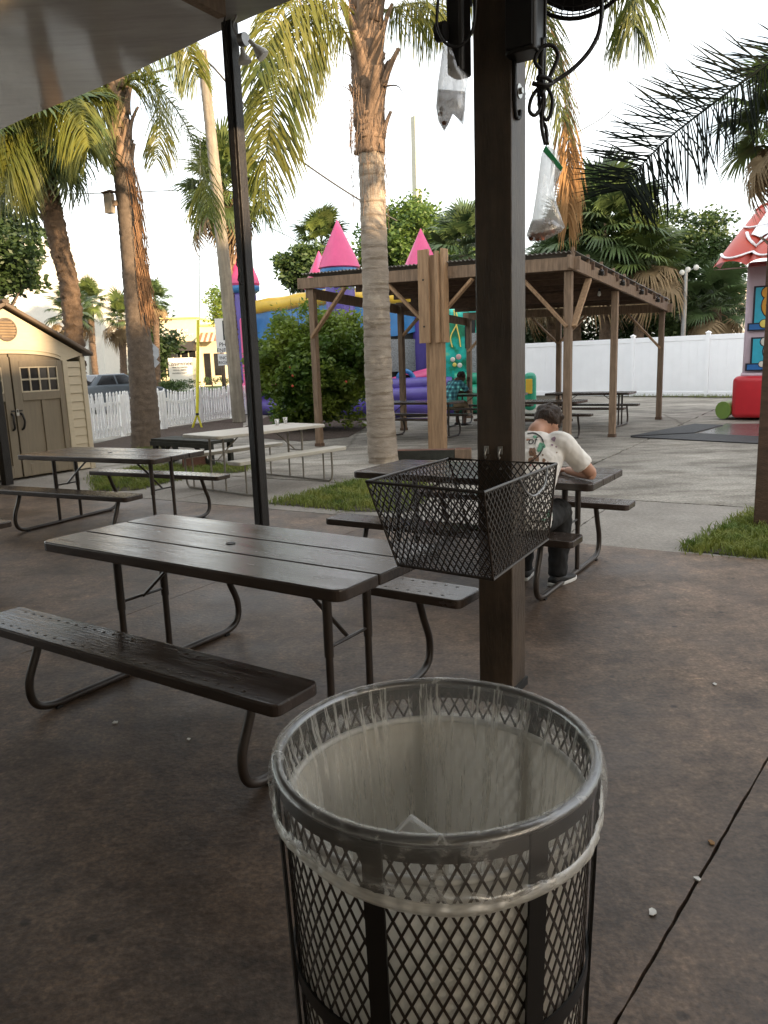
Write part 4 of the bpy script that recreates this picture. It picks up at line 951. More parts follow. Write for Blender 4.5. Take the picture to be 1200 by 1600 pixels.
# ================================================================ INFLATABLE CASTLE
cs = thing('bounce_castle', 'pink, blue and purple inflatable castle with cone turrets behind the bush', 'bounce house')
Nn = PY(536, 560, 22.3); Nn.z = 0; Ll = PY(387, 560, 26.2); Ll.z = 0; Rr = PY(662, 560, 24.2); Rr.z = 0; Bb = Ll + Rr - Nn
def tower(p, onion=False):
    o = MB().lathe([(.38, .0), (.42, .3), (.40, 1.0), (.42, 1.9), (.40, 2.9), (.42, 3.75), (.40, 3.95)], 20).build('turret_tube', 'pvc_purple', cs, smooth=True, loc=p)
    MB().lathe([(.42, 3.9), (.54, 3.98), (.55, 4.10), (.50, 4.16)], 20).build('turret_collar', 'pvc_blue', o, smooth=True)
    prof = [(.50, 4.1), (.56, 4.2), (.50, 4.42), (.36, 4.78), (.20, 5.1), (.06, 5.32), (.0, 5.35)] if onion else [(.46, 4.08), (.59, 4.15), (.50, 4.4), (.01, 5.42)]
    MB().lathe(prof, 24, caps=False).build('cone', 'pvc_pink', o, smooth='auto')
for p, on in ((Nn, 0), (Ll, 1), (Rr, 0), (Bb, 0)): tower(p, on)
def cside(a, b, nm, full=True):
    d = (b - a); ln = d.length; d.normalize(); nr = Vector((d.y, -d.x, 0))
    if nr.y > 0: nr = -nr
    MB().tube([a + d * (ln * i / 10) + Vector((0, 0, 3.42 + .02 * math.sin(i * 2))) for i in range(11)], .22, 12).build('top_tube', 'pvc_yellow', cs, smooth='auto')
    for z in (.28, .72): MB().tube([a + d * (ln * i / 10) + nr * (.1 if z < .5 else 0) + Vector((0, 0, z)) for i in range(11)], .32 if z < .5 else .26, 12).build('base_tube', 'pvc_purple', cs, smooth='auto')
    MB().grid(lambda u, v: a + d * (ln * u) + nr * (.05 + .04 * math.sin(u * 31) * v) + Vector((0, 0, 3.3 - v * (.80 + .22 * math.sin(math.pi * u)))), 60, 6).build('valance', 'pvc_blue', cs, smooth=True)
    MB().grid(lambda u, v: a + d * (ln * u) + Vector((0, 0, .9 + 2.4 * v)), 10, 4).build('net', 'net_black', cs)
cside(Nn, Ll, 'l'); cside(Nn, Rr, 'r'); cside(Ll, Bb, 'b'); cside(Rr, Bb, 'c')
d = (Rr - Nn); nr = Vector((d.y, -d.x, 0)).normalized()
if nr.y > 0: nr = -nr
MB().grid(lambda u, v: Nn + d * (.3 + .62 * u) + nr * .08 + Vector((0, 0, 1.25 + v * .95)), 6, 4).build('mesh_window', 'net_grey', cs)
dl = (Ll - Nn).normalized()
MB().box(tuple(Nn.lerp(Ll, .95) + Vector((-.1, -.5, 1.6))), (.25, .25, 3.0)).build('pink_column', 'pvc_pink', cs, bevel=.08)
MB().tube([Nn.lerp(Ll, .2) + Vector((-.25, -.25, .9)), Nn.lerp(Ll, .92) + Vector((-.25, -.25, .9))], .2, 10).build('pink_tube', 'pvc_pink', cs, smooth='auto')
# entrance seen between the pavilion posts
ce = [PY(x, y, 22.8) for x, y in ((612, 590), (680, 572), (684, 598), (612, 604))]
mb = MB(); mb.grid(lambda u, v: (ce[0].lerp(ce[1], u)).lerp(ce[3].lerp(ce[2], u), v) + Vector((0, -.25 * math.sin(math.pi * v), 0)), 8, 6); mb.build('entrance_apron', 'pvc_pink', cs, smooth=True)
o = MB().tube(bez([PY(x, y, 22.45) for x, y in ((622, 602), (623, 588), (631, 580), (642, 584), (650, 598))], 6), .07, 8).build('entrance_arch', 'pvc_blue', cs, smooth=True)
MB().add([PY(x, y, 22.5) for x, y in ((625, 603), (626, 590), (632, 584), (641, 587), (647, 600))], [(0, 1, 2, 3, 4)]).build('entrance_opening', 'net_black', cs)
st_ = [PY(x, y, 22.2) for x, y in ((612, 636), (690, 630))]
for k, (zz, rr, oy) in enumerate(((.22, .24, -.3), (.55, .26, -.1), (.85, .22, .1))):
    MB().tube([Vector((st_[0].x - .3, 22.2 + oy, zz)), Vector((1.2, 22.2 + oy, zz + .02)), Vector((st_[1].x + .3, 22.2 + oy, zz))], rr, 12).build('step_tube', 'pvc_purple', cs, smooth='auto')
# ================================================================ GREEN JUNGLE SLIDE
js = thing('jungle_slide', 'green jungle-printed inflatable slide behind the pavilion', 'bounce house', tuple(PY(765, 610, 22.5).xy) + (0,), R(-8))
MB().box((-.40, .9, 1.65), (1.9, 1.6, 2.7)).build('printed_wall', 'jungle', js, bevel=.2, seg=4)
MB().tube([(-1.3, -.2, .42), (0, -.25, .42), (.95, -.2, .42)], .42, 14).build('base_tube', 'pvc_green', js, smooth='auto')
MB().tube([(-1.0, -.1, 1.0), (0, -.12, .96), (.5, -.1, 1.0)], .18, 12).build('step_tube', 'pvc_green', js, smooth='auto')
MB().box((-.54, .08, 2.35), (.30, .03, 1.0)).build('window_opening', 'net_black', js); MB().box((-.50, .06, 1.65), (.30, .03, 1.25)).build('mesh_panel', 'net_grey', js)
for (x, z, r_, mt) in ((-1.05, 1.55, .07, 'bear_cream'), (-.88, 1.62, .08, 'flower_pink'), (-1.0, 1.40, .06, 'bear_yellow'), (-.85, 1.38, .07, 'bear_cream'), (-.2, 2.35, .07, 'flower_pink'), (-.18, 1.95, .07, 'bear_cream')):
    MB().ball((x, .09, z), (r_, .02, r_), 12, 8).build('printed_flower', mt, js)
for k, (x0, x1) in enumerate(((-1.0, -.86), (-.95, -1.1), (-.3, -.2), (-.05, -.2))): MB().tube(bez([(x0, .085, 2.95), (x0 + .05, .085, 2.6), (x1, .085, 2.2), (x1 + .04, .085, 1.9)], 5), .02, 6).build('printed_vine', 'bear_yellow', js)
MB().box((1.12, -.55, .60), (.34, .5, 1.05)).build('side_pillar', 'pvc_green', js, bevel=.15, seg=4); MB().box((1.08, -.82, .75), (.18, .03, .4)).build('yellow_patch', 'pvc_yellow', js, bevel=.01)

# ================================================================ RED-ROOFED INFLATABLE (right)
RB = G(1141, 657) + E2 * .15; RB.z = 0; rz_ = RZ
rh = thing('bounce_house', 'lilac inflatable house with red scalloped roof and red base at right', 'bounce house', tuple(RB), rz_)
def puffbox(x0, x1, y0, y1, z0, z1, nm, mt, bev=.10): return MB().box(((x0 + x1) / 2, (y0 + y1) / 2, (z0 + z1) / 2), (x1 - x0, y1 - y0, z1 - z0)).build(nm, mt, rh, bevel=bev, seg=5, smooth=True)
puffbox(0, 3.6, -.15, 3.4, .05, .97, 'base_block', 'pvc_red', .12)
puffbox(.16, 3.5, .05, 3.3, .9, 3.40, 'wall', 'pvc_lilac', .08)
MB().tube([(.15, .02, .99), (1.8, .0, .99), (3.5, .02, .99)], .05, 8).build('wall_roll', 'pvc_lilac', rh, smooth='auto')
# roof: bulging strips between a wide eave and a short ridge
ex0, ex1, ez, rx0, rx1, rzz = -.42, 4.1, 3.36, .15, 3.5, 4.62
nst = 7
def roofp(u, v):
    x = (ex0 + (ex1 - ex0) * u) * (1 - v) + (rx0 + (rx1 - rx0) * u) * v
    bl = abs(math.sin(math.pi * u * nst)) ** .7
    y = -.75 * (1 - v) + 1.3 * v - .13 * bl * (1 - .4 * v)
    z = ez + (rzz - ez) * v + .10 * bl - .10 * (1 - v) ** 3
    return Vector((x, y, z))
o = MB().grid(roofp, nst * 8, 14).build('roof_slope', 'pvc_roof', rh, smooth=True)
MB().grid(lambda u, v: Vector(((ex0 + (ex1 - ex0) * u), -.75 + 1.2 * v - .13 * abs(math.sin(math.pi * u * nst)) * (1 - v), ez - .10 * (1 - v) - .04)), nst * 6, 4).build('eave_underside', 'pvc_roof', rh, smooth=True)
MB().grid(lambda u, v: Vector((ex0 + (rx0 - ex0) * v + .02, (-.75 + .9 * u) * (1 - v) + 1.3 * v, ez + (rzz - ez) * v - .05 * (1 - v) + .01 * abs(math.sin(u * 15)) * (1 - v))), 40, 10).build('roof_end', 'pvc_roof', rh, smooth=True)
for row in range(4):
    for k in range(nst):
        off = .5 if row % 2 else 0; vv = .03 + row * .25
        pts = []
        for i in range(9):
            t = i / 8; u = (k + off + t) / nst
            if u > 1: continue
            v = vv + .16 * (abs(2 * t - 1) ** 2.0)
            p = roofp(u, min(v, 1)); pts.append(p + Vector((0, -.030, .020)))
        if len(pts) > 3: MB().tube(pts, .034, 6, flat=.6).build('scallop_line', 'pvc_white', o)
MB().tube([roofp(i / 30, 1) for i in range(31)], .05, 8).build('ridge_roll', 'pvc_roof', o, smooth=True)
def onroof(quad, nm):
    mb = MB(); mb.grid(lambda u, v: roofp(quad[0] + (quad[1] - quad[0]) * u, quad[2] + (quad[3] - quad[2]) * v) + Vector((0, -.035, .026)), 8, 8); mb.build(nm, 'pvc_white', o, smooth=True)
onroof((.10, .19, .40, .84), 'letter'); onroof((.215, .26, .40, .84), 'letter'); onroof((.26, .30, .58, .67), 'letter'); onroof((.30, .345, .40, .84), 'letter')
for nm, z0, z1, bear, ck in (('upper', 1.78, 2.92, 'bear_orange', 0), ('lower', .98, 1.68, 'bear_cream', 1)):
    z0, z1 = (2.02, 2.88) if nm == 'upper' else (1.16, 1.80)
    w_ = MB().box((.86, .0, (z0 + z1) / 2), (1.08, .02, z1 - z0)).build('window_border', 'ink', rh, bevel=.004)
    MB().box((.86, -.012, (z0 + z1) / 2 + .01), (1.0, .012, z1 - z0 - .09)).build('window_field', 'win_cyan', w_)
    MB().box((.86, -.016, z0), (1.26, .03, .17)).build('sill_border', 'ink', w_, bevel=.004); MB().box((.86, -.032, z0), (1.18, .012, .11)).build('window_sill', 'win_blue', w_)
    zc = z0 + .40 * (z1 - z0) / .86 + .04; sc_ = (z1 - z0) / .86
    def disc(x, z, r_, mt, nm2, dy):
        MB().ball((x, -.018 - dy, z), (r_, .008, r_), 18, 10).build(nm2, mt, w_, smooth=True)
    for x, z, r_, mt, nm2 in ((.80, zc, .31 * sc_, bear, 'printed_head'), (.60, zc + .27 * sc_, .12 * sc_, bear, 'printed_ear'), (1.02, zc + .27 * sc_, .12 * sc_, bear, 'printed_ear')):
        disc(x, z, r_ + .02, 'ink', 'printed_outline', .0); disc(x, z, r_, mt, nm2, .006)
    for x in (.56, .74): disc(x, z0 + .06, .10 * sc_, 'ink', 'printed_outline', .022); disc(x, z0 + .06, .083 * sc_, 'bear_yellow' if not ck else bear, 'printed_paw', .028)
MB().tube([(-.18, -.05, .22), (-.16, .0, .22)], .18, 14, flat=1.1).build('air_tube_end', 'pvc_lime', rh); MB().tube([(-.16, .0, .22), (-.14, .9, .22)], .17, 14).build('air_tube', 'pvc_lime', rh, smooth='auto')
# ================================================================ PEOPLE
def limb(mb, pts, rs, n=12, flat=1.0): mb.tube(bez(pts, 5), [rs[min(int(i / 5), len(rs) - 2)] * (1 - (i / 5 - min(int(i / 5), len(rs) - 2))) + rs[min(int(i / 5), len(rs) - 2) + 1] * (i / 5 - min(int(i / 5), len(rs) - 2)) for i in range(5 * (len(pts) - 1) + 1)], n, flat=flat)
def person(lab, loc, rz, shirt, trousers, skin, hair, pose, prints=False, short=True):
    """seated at a table, facing local +y; origin on the ground under the hips"""
    t = thing('person', lab, 'person', loc, rz)
    hd, elR, elL, haR, haL = pose['head'], pose['elR'], pose['elL'], pose['haR'], pose['haL']
    shz = pose['shz']; shy = pose['shy']; neck = Vector((pose.get('nx', 0), shy + .03, shz + .07))
    SR = Vector((.185 + pose.get('nx', 0), shy, shz)); SL = Vector((-.185 + pose.get('nx', 0), shy + .02, shz))
    elR, elL, haR, haL, hd = map(Vector, (elR, elL, haR, haL, hd))
    # body: one continuous skin
    b = MB()
    f = pose['face']; f = Vector(f).normalized()
    side = f.cross(Vector((0, 0, 1))); side = side.normalized() if side.length > .1 else Vector((1, 0, 0)); upv = side.cross(f)
    rot = Matrix((side, f, upv)).transposed()
    b.ball(hd, (.075, .095, .108), 18, 12, rot); b.ball(hd + f * .035 - upv * .055, (.055, .06, .055), 12, 9, rot)
    b.ball(hd + f * .098 - upv * .012, (.014, .022, .026), 8, 6, rot)                  # nose
    for s in (-1, 1): b.ball(hd + side * (.076 * s) - upv * .01 - f * .005, (.013, .024, .034), 8, 6, rot)   # ears
    b.ball(hd + f * .088 - upv * .055, (.024, .012, .010), 8, 5, rot)                  # lips
    limb(b, [neck - Vector((0, .0, .08)), neck, hd - upv * .04 - f * .02], [.062, .055, .055])
    for S, e, h in ((SR, elR, haR), (SL, elL, haL)):
        limb(b, [S, S.lerp(e, .5), e], [.055, .048, .041]); limb(b, [e, e.lerp(h, .5), h], [.041, .038, .027])
        d = (h - e).normalized(); sd = d.cross(Vector((0, 0, 1)))
        sd = sd.normalized() if sd.length > .1 else Vector((1, 0, 0)); nn = sd.cross(d)
        pm = h + d * .05
        b.ball(pm, (.040, .052, .017), 10, 7, Matrix((sd, d, nn)).transposed())
        for k in range(4):
            o_ = pm + sd * (-.029 + .019 * k) + d * .035; L_ = (.055, .068, .072, .058)[3 - k]
            limb(b, [o_, o_ + d * L_ * .5 - nn * .004, o_ + d * L_ * .8 - nn * .022], [.0092, .0088, .0075], 8)
        o_ = pm - sd * .036 - d * .012; limb(b, [o_, o_ - sd * .03 + d * .025, o_ - sd * .035 + d * .055], [.011, .010, .008], 8)
    limb(b, [Vector((0, .0, .56)), Vector((0, shy * .5, (shz + .56) / 2)), Vector((0, shy, shz))], [.11, .12, .11])
    if short:
        for s in (-1, 1): limb(b, [pose['kn' + 'LxR'[s + 1]], pose['ft' + 'LxR'[s + 1]]], [.05, .04])
    body = b.build('body', skin, t, remesh=.0085)
    # shirt
    g = MB(); hip = Vector((0, -.01, .54)); mid = Vector((pose.get('nx', 0) * .4, shy * .45 - .03, .54 + (shz - .54) * .5)); up_ = Vector((pose.get('nx', 0), shy - .005, shz - .02))
    def section(c, rx, ry, tilt): return [(c + Matrix.Rotation(tilt, 3, 'X') @ Vector((rx * math.cos(a), ry * math.sin(a), 0))) for a in [2 * math.pi * j / 20 for j in range(20)]]
    secs = [section(hip + Vector((0, 0, -.05)), .185, .135, 0), section(hip + Vector((0, -.01, .05)), .19, .145, -.1), section(hip.lerp(mid, .6), .178, .14, -.25), section(mid, .185, .14, -.4), section(mid.lerp(up_, .6), .205, .135, -.5), section(up_ + Vector((0, -.0, .015)), .20, .10, -.6), section(up_ + Vector((0, .025, .065)), .10, .075, -.6)]
    vs = [p for s_ in secs for p in s_]; fs = [(i * 20 + j, i * 20 + (j + 1) % 20, (i + 1) * 20 + (j + 1) % 20, (i + 1) * 20 + j) for i in range(6) for j in range(20)] + [tuple(range(20))[::-1], tuple(120 + j for j in range(20))]
    g.add(vs, fs)
    for S, e in ((SR, elR), (SL, elL)):
        limb(g, [S.lerp(Vector((0, shy, shz)), .35), S + Vector((0, 0, .0)), S.lerp(e, .35), S.lerp(e, .72)], [.078, .074, .068, .068])
    sh_ = g.build('shirt', shirt, t, remesh=.010); md = sh_.modifiers.new('f', 'DISPLACE'); tx = bpy.data.textures.new('foldnoise', 'CLOUDS'); tx.noise_scale = .05; md.texture = tx; md.strength = .014; md.mid_level = .5
    # trousers
    q = MB(); q.ball((0, .02, .52), (.185, .165, .10), 18, 10)
    for k in ('R', 'L'):
        kn, ft = Vector(pose['kn' + k]), Vector(pose['ft' + k]); s = 1 if k == 'R' else -1
        limb(q, [Vector((.09 * s, .02, .53)), Vector((.10 * s, .2, .53)).lerp(kn, .3), kn], [.10, .095, .078])
        end = kn.lerp(ft, .35) if short else ft + Vector((0, -.02, -.005))
        limb(q, [kn, kn.lerp(end, .5), end], [.078, .075, .07 if short else .062])
    tr_ = q.build('trousers', trousers, t, remesh=.010); md = tr_.modifiers.new('f', 'DISPLACE'); tx = bpy.data.textures.new('foldnoise', 'CLOUDS'); tx.noise_scale = .06; md.texture = tx; md.strength = .022; md.mid_level = .5
    # shoes
    for k in ('R', 'L'):
        ft = Vector(pose['ft' + k]); a = .25 if k == 'R' else -.15; Rm = Matrix.Rotation(-a, 3, 'Z')
        o = MB(); o.add([ft.xy.to_3d() + Rm @ Vector((x, y, z)) for x, y, z in [(w * s, y, z) for y, w, zz in ((-.075, .034, .075), (-.02, .042, .095), (.07, .046, .062), (.15, .048, .045), (.195, .03, .035)) for s, z in ((-1, .022), (-1, zz * .7), (-.45, zz), (.45, zz), (1, zz * .7), (1, .022))]],
              [(i * 6 + j, i * 6 + (j + 1) % 6, (i + 1) * 6 + (j + 1) % 6, (i + 1) * 6 + j) for i in range(4) for j in range(6)] + [(5, 4, 3, 2, 1, 0), tuple(24 + j for j in range(6))])
        so_ = o.build('shoe', 'shoe_black', t, smooth=True)
        sp_ = MB(); sp_.prism([tuple((ft.xy.to_3d() + Rm @ Vector((x, y, 0))).xy) for x, y in ((-.037, -.08), (.037, -.08), (.05, .07), (.05, .15), (.03, .205), (-.03, .205), (-.05, .15), (-.05, .07))], .001, .026); sp_.build('sole', 'shoe_white', so_, bevel=.005)
    # hair: cap of tufts
    h = MB(); c = hd - f * .012 + upv * .022
    h.ball(c, (.086, .102, .098), 18, 12, rot)
    rr = random.Random(5)
    for _ in range(60):
        a = rr.uniform(0, 6.28); z = rr.uniform(-.25, 1); rxy = math.sqrt(1 - z * z)
        dv = side * (rxy * math.cos(a)) + f * (rxy * math.sin(a) * 1.0) + upv * z
        if dv.dot(f) > .35 and dv.dot(upv) < .5: continue
        h.ball(c + Vector((dv.x * .085, dv.y * .092, dv.z * .09)), rr.uniform(.014, .026), 7, 5)
    ho = h.build('hair', hair, t, remesh=.008)
    md = ho.modifiers.new('bo', 'DISPLACE'); tx = bpy.data.textures.new('hairnoise', 'CLOUDS'); tx.noise_scale = .02; md.texture = tx; md.strength = .014; md.mid_level = .5
    # keep the face clear of hair
    cutter = None
    return t, sh_, body
M3 = Matrix.Translation(p3) @ Matrix.Rotation(th3, 4, 'Z')
def T3p(u, v): return M3 @ Vector((u - .915, v - .38, 0))
hp = T3p(1.47, -.245)
P1, shirt1, body1 = person('person in paint-splashed white T-shirt seated with bowed head at the middle table', tuple(hp), th3 + .05, 'tee', 'cloth_black', 'skin_light', 'hair_brown',
    dict(head=(.045, .355, 1.115), face=(.28, .66, -.70), shz=1.0, shy=.19, nx=.01, elR=(.345, .33, .792), elL=(-.30, .36, .792), haR=(.12, .56, .775), haL=(-.06, .52, .775), knR=(.11, .46, .52), knL=(-.15, .46, .50), ftR=(.10, .44, .07), ftL=(-.16, .50, .07)), True, short=False)
# writing on the T-shirt back
def text(s, size, mt, nm, parent, loc, rot, extr=.001, font_shear=0):
    cu = bpy.data.curves.new('txt', 'FONT'); cu.body = s; cu.size = size; cu.extrude = extr; cu.align_x = 'CENTER'; cu.shear = font_shear
    o = bpy.data.objects.new('txt', cu); COL.objects.link(o); dg = bpy.context.evaluated_depsgraph_get(); me = bpy.data.meshes.new_from_object(o.evaluated_get(dg)); bpy.data.objects.remove(o)
    me.materials.clear(); me.materials.append(M[mt]); r = bpy.data.objects.new(nm, me); COL.objects.link(r)
    if parent: r.parent = parent
    r.location = loc; r.rotation_euler = rot; return r
from mathutils.bvhtree import BVHTree
bpy.context.view_layer.update(); _dg = bpy.context.evaluated_depsgraph_get()
def bvh_of(o):
    ev = o.evaluated_get(_dg); me = ev.to_mesh(); mw = ev.matrix_world.copy(); t_ = BVHTree.FromPolygons([mw @ v.co for v in me.vertices], [tuple(p.vertices) for p in me.polygons]); ev.to_mesh_clear(); return t_
def lay_on(tree, px, py, off=.004):
    d = ray(px, py).normalized(); h = tree.ray_cast(Vector((0, 0, CAM_H)), d)
    return None if h[0] is None else h[0] - d * off
shirt_tree = bvh_of(shirt1); inv = shirt1.matrix_world.inverted()
def print_on(me_v, me_f, nm, mt, par, tree, inv_):
    hit = [lay_on(tree, *p) for p in me_v]
    fs = [f for f in me_f if all(hit[i] is not None for i in f)]
    mb = MB(); mb.add([(inv_ @ h) if h is not None else Vector((0, 0, .5)) for h in hit], fs); return mb.build(nm, mt, par)
for s_, cx, cy, sz in (('of', 831, 694, 17), ('s', 830, 712, 19)):
    o = text(s_, 1.0, 'ink_black', 'tmp_glyph', None, (0, 0, 0), (0, 0, 0), 0, .25)
    print_on([(cx + v.co.x * sz, cy - v.co.y * sz) for v in o.data.vertices], [tuple(p.vertices) for p in o.data.polygons], 'shirt_print', 'ink_black', shirt1, shirt_tree, inv); bpy.data.objects.remove(o)
def ribbon(pp, w_):
    vs, fs = [], []
    for i, p in enumerate(pp):
        d = (pp[min(i + 1, len(pp) - 1)] - pp[max(i - 1, 0)]).normalized(); n_ = Vector((-d.y, d.x, 0)) * w_; vs += [tuple((p + n_).xy), tuple((p - n_).xy)]
    return vs, [(2 * i, 2 * i + 1, 2 * i + 3, 2 * i + 2) for i in range(len(pp) - 1)]
v_, f_ = ribbon(bez([Vector((x, y, 0)) for x, y in ((824, 677), (836, 677), (846, 684), (849, 695), (844, 708), (834, 718), (825, 723))], 6), 1.0)
print_on(v_, f_, 'shirt_print', 'ink_black', shirt1, shirt_tree, inv)
M['print_green'] = mat('print_green', (.16, .42, .28), .8); mat('print_brown', (.24, .14, .085), .8); mat('print_mauve', (.36, .25, .33), .8); mat('print_red', (.45, .10, .10), .8)
rq = random.Random(12)
for cx, cy, rr3, mt_ in ((846, 697, 7, 'print_green'), (843, 703, 4.5, 'print_green'), (831, 706, 7.5, 'print_brown'), (838, 716, 6, 'print_brown'), (829, 720, 5, 'print_brown'), (850, 719, 3, 'print_brown'), (865, 686, 4.2, 'print_mauve'), (863, 695, 2, 'print_mauve'), (833, 672, 3, 'print_mauve'), (826, 670, 1.8, 'print_red'), (840, 668, 1.2, 'print_mauve'), (848, 711, 1.6, 'print_brown'), (856, 722, 1.3, 'print_brown'), (835, 729, 2.4, 'print_red'), (829, 727, 1.5, 'print_red'), (842, 726, 1.3, 'print_brown'), (869, 698, 1.3, 'print_mauve'), (836, 682, 3, 'print_green'), (848, 812, 4, 'print_green'), (858, 803, 5, 'print_green'), (870, 707, 1.2, 'print_brown')):
    n_ = 14; vs = [(cx, cy)] + [(cx + math.cos(6.2832 * i / n_) * rr3 * rq.uniform(.55, 1.25), cy + math.sin(6.2832 * i / n_) * rr3 * rq.uniform(.55, 1.25)) for i in range(n_)]
    hit = [lay_on(shirt_tree, *p, .0025) for p in vs]
    print_on(vs, [(0, 1 + i, 1 + (i + 1) % n_) for i in range(n_)], 'paint_splash', mt_, shirt1, shirt_tree, inv)
body_tree = bvh_of(body1); binv = body1.matrix_world.inverted()
v_, f_ = ribbon(bez([Vector((x, y, 0)) for x, y in ((899, 726), (903, 724), (907, 728), (907, 734), (902, 736), (899, 731))], 5), 1.6)
print_on(v_, f_, 'tattoo', 'tattoo', body1, body_tree, binv)
hp2 = E(-7.95, 16.12)
person('person in teal plaid shirt leaning on one hand at a pavilion table', tuple(hp2), RZ - .35, 'plaid', 'cloth_khaki', 'skin_dark', 'hair_black',
    dict(head=(.10, .36, 1.15), face=(.75, .6, -.35), shz=1.0, shy=.22, nx=.03, elR=(.24, .45, .795), elL=(-.22, .45, .795), haR=(.19, .50, 1.02), haL=(.02, .62, .79), knR=(.12, .46, .52), knL=(-.15, .46, .50), ftR=(.14, .40, .07), ftL=(-.16, .46, .07)))
person('person in grey shirt mostly hidden behind the thick brown post', tuple(E(-6.98, 16.10)), RZ, 'cloth_grey', 'cloth_denim', 'skin_light', 'hair_brown',
    dict(head=(.02, .22, 1.20), face=(.1, .9, -.3), shz=1.0, shy=.10, nx=0, elR=(.30, .33, .80), elL=(-.30, .33, .80), haR=(.14, .55, .79), haL=(-.10, .55, .79), knR=(.11, .46, .52), knL=(-.15, .46, .50), ftR=(.12, .42, .07), ftL=(-.16, .40, .07)), short=False)
# phone and wallet on the table by the elbow
ph = thing('phone', 'small dark phone on the table by the bowed person', 'phone', tuple(T3p(1.43, .17) + Vector((0, 0, .7415))), th3 + .5)
MB().box((0, 0, .004), (.07, .14, .008)).build('case', 'cloth_black', ph, bevel=.003); MB().box((0, 0, .0087), (.062, .13, .001)).build('screen', 'glass_dark', ph)

# ================================================================ PALMS
def strip(mb, pts, wd, nrm):
    k = len(pts); vs = []
    for i, p in enumerate(pts):
        t = i / (k - 1); w_ = wd * (math.sin(math.pi * min(1, .18 + .82 * t) ) ** .6 if t < 1 else 0) + .0004
        d = (pts[min(i + 1, k - 1)] - pts[max(i - 1, 0)]).normalized(); s = d.cross(nrm)
        if s.length < 1e-3: s = d.cross(Vector((.3, .9, .2)))
        s.normalize(); vs += [p - s * w_, p + s * w_]
    mb.add(vs, [(2 * i, 2 * i + 1, 2 * i + 3, 2 * i + 2) for i in range(k - 1)])
def frond(rachis, n, ll, seed, droop=.55, spread=.9, wd=.0105, thick=.018, plum=.5, sx=1.0, stiff=False, start=.12, roll=0.0):
    r = random.Random(seed); P = bez(rachis, 10); k = len(P); leaf = MB(); rc = MB()
    rc.tube(P, [thick * (1 - .85 * i / (k - 1)) for i in range(k)], 6)
    for i in range(n):
        t = start + (1 - start) * (i + r.uniform(-.3, .3)) / n; f = t * (k - 1); a = min(int(f), k - 2); p = P[a].lerp(P[a + 1], f - a); tg = (P[a + 1] - P[a]).normalized()
        sd = tg.cross(Vector((0, 0, 1)))
        if sd.length < .15: sd = tg.cross(Vector((0, 1, .2)))
        sd.normalize(); up = sd.cross(tg); sd, up = sd * math.cos(roll) + up * math.sin(roll), up * math.cos(roll) - sd * math.sin(roll)
        L0 = ll * (math.sin(math.pi * (.12 + .80 * (t - start) / (1 - start))) ** .55) * r.uniform(.85, 1.1)
        for s in (-1, 1):
            d = (sd * s * spread * r.uniform(.8, 1.1) + tg * r.uniform(.35, .75) + up * r.gauss(0.05, plum)).normalized()
            pts = []
            for q in range(5):
                x = q / 4; pts.append(p + d * (L0 * x * (1 - .12 * x * droop)) + Vector((0, 0, -droop * L0 * x * x * (.4 if stiff else 1))) + Vector((r.gauss(0, .006), r.gauss(0, .006), 0)) * x)
            strip(leaf, pts, wd * r.uniform(.7, 1.2), up)
    return leaf, rc
def add_frond(par, rachis, n, ll, seed, mt='leaf_queen', rmt='leaf_queen', name='frond', **kw):
    q = Vector(par.location); lf, rc = frond([Vector(p) - q for p in rachis], n, ll, seed, **kw)
    o = lf.build(name, mt, par); rc.build('rachis', rmt, o, smooth=True); return o
def trunk(par, pts, rs, mt, rings=0, seed=0, wob=.006, n=20, name='trunk'):
    q = Vector(par.location); P = bez([Vector(p) - q for p in pts], 14); k = len(P); r = random.Random(seed); tot = [0]
    for i in range(k - 1): tot.append(tot[-1] + (P[i + 1] - P[i]).length)
    # resample finely
    m_ = int(tot[-1] / .035); out = []; rad_ = []
    for i in range(m_ + 1):
        s = tot[-1] * i / m_; j = max(x for x in range(k) if tot[x] <= s + 1e-9); j = min(j, k - 2)
        f = (s - tot[j]) / max(1e-6, tot[j + 1] - tot[j]); out.append(P[j].lerp(P[j + 1], f))
        t = i / m_ * (len(rs) - 1); a = min(int(t), len(rs) - 2); rr = rs[a] + (rs[a + 1] - rs[a]) * (t - a)
        if rings: rr *= 1 + .022 * (math.sin(2 * math.pi * s / rings + .8 * math.sin(s * 3)) > .8)
        rad_.append(rr)
    mb = MB(); mb.tube(out, rad_, n)
    mb.v = [tuple(Vector(v) + Vector((r.gauss(0, wob), r.gauss(0, wob), r.gauss(0, wob * .5)))) for v in mb.v]
    return mb.build(name, mt, par, smooth=True)
def boots(par, c0, c1, rad0, n, mt, seed, ln=.55, wd=.09, flare=.35):
    """old leaf bases clasping the trunk between two heights: each a curved tapering scoop"""
    r = random.Random(seed); q = Vector(par.location)
    for i in range(n):
        t = i / n; a = i * 2.4 + r.uniform(-.2, .2); c = Vector(c0).lerp(Vector(c1), t) - q; d = Vector((math.cos(a), math.sin(a), 0)); s = Vector((-math.sin(a), math.cos(a), 0))
        L_ = ln * r.uniform(.7, 1.25); mb = MB(); fl_ = flare * r.uniform(.4, 1.3)
        def fn(u, v):
            w_ = wd * (1 - .78 * v ** .8) * (1 if v < .9 else .9); x = (u - .5) * 2
            return c + d * (rad0 * (.90 + .12 * t) + .012 + fl_ * L_ * v ** 2.2 - .03 * x * x * (1 - v) - (.025 * x * x)) + s * (x * w_ * 1.5) + Vector((0, 0, L_ * v - .06))
        mb.grid(fn, 4, 6); o = mb.build('leaf_base', mt, par, smooth=True); md = o.modifiers.new('s', 'SOLIDIFY'); md.thickness = .018
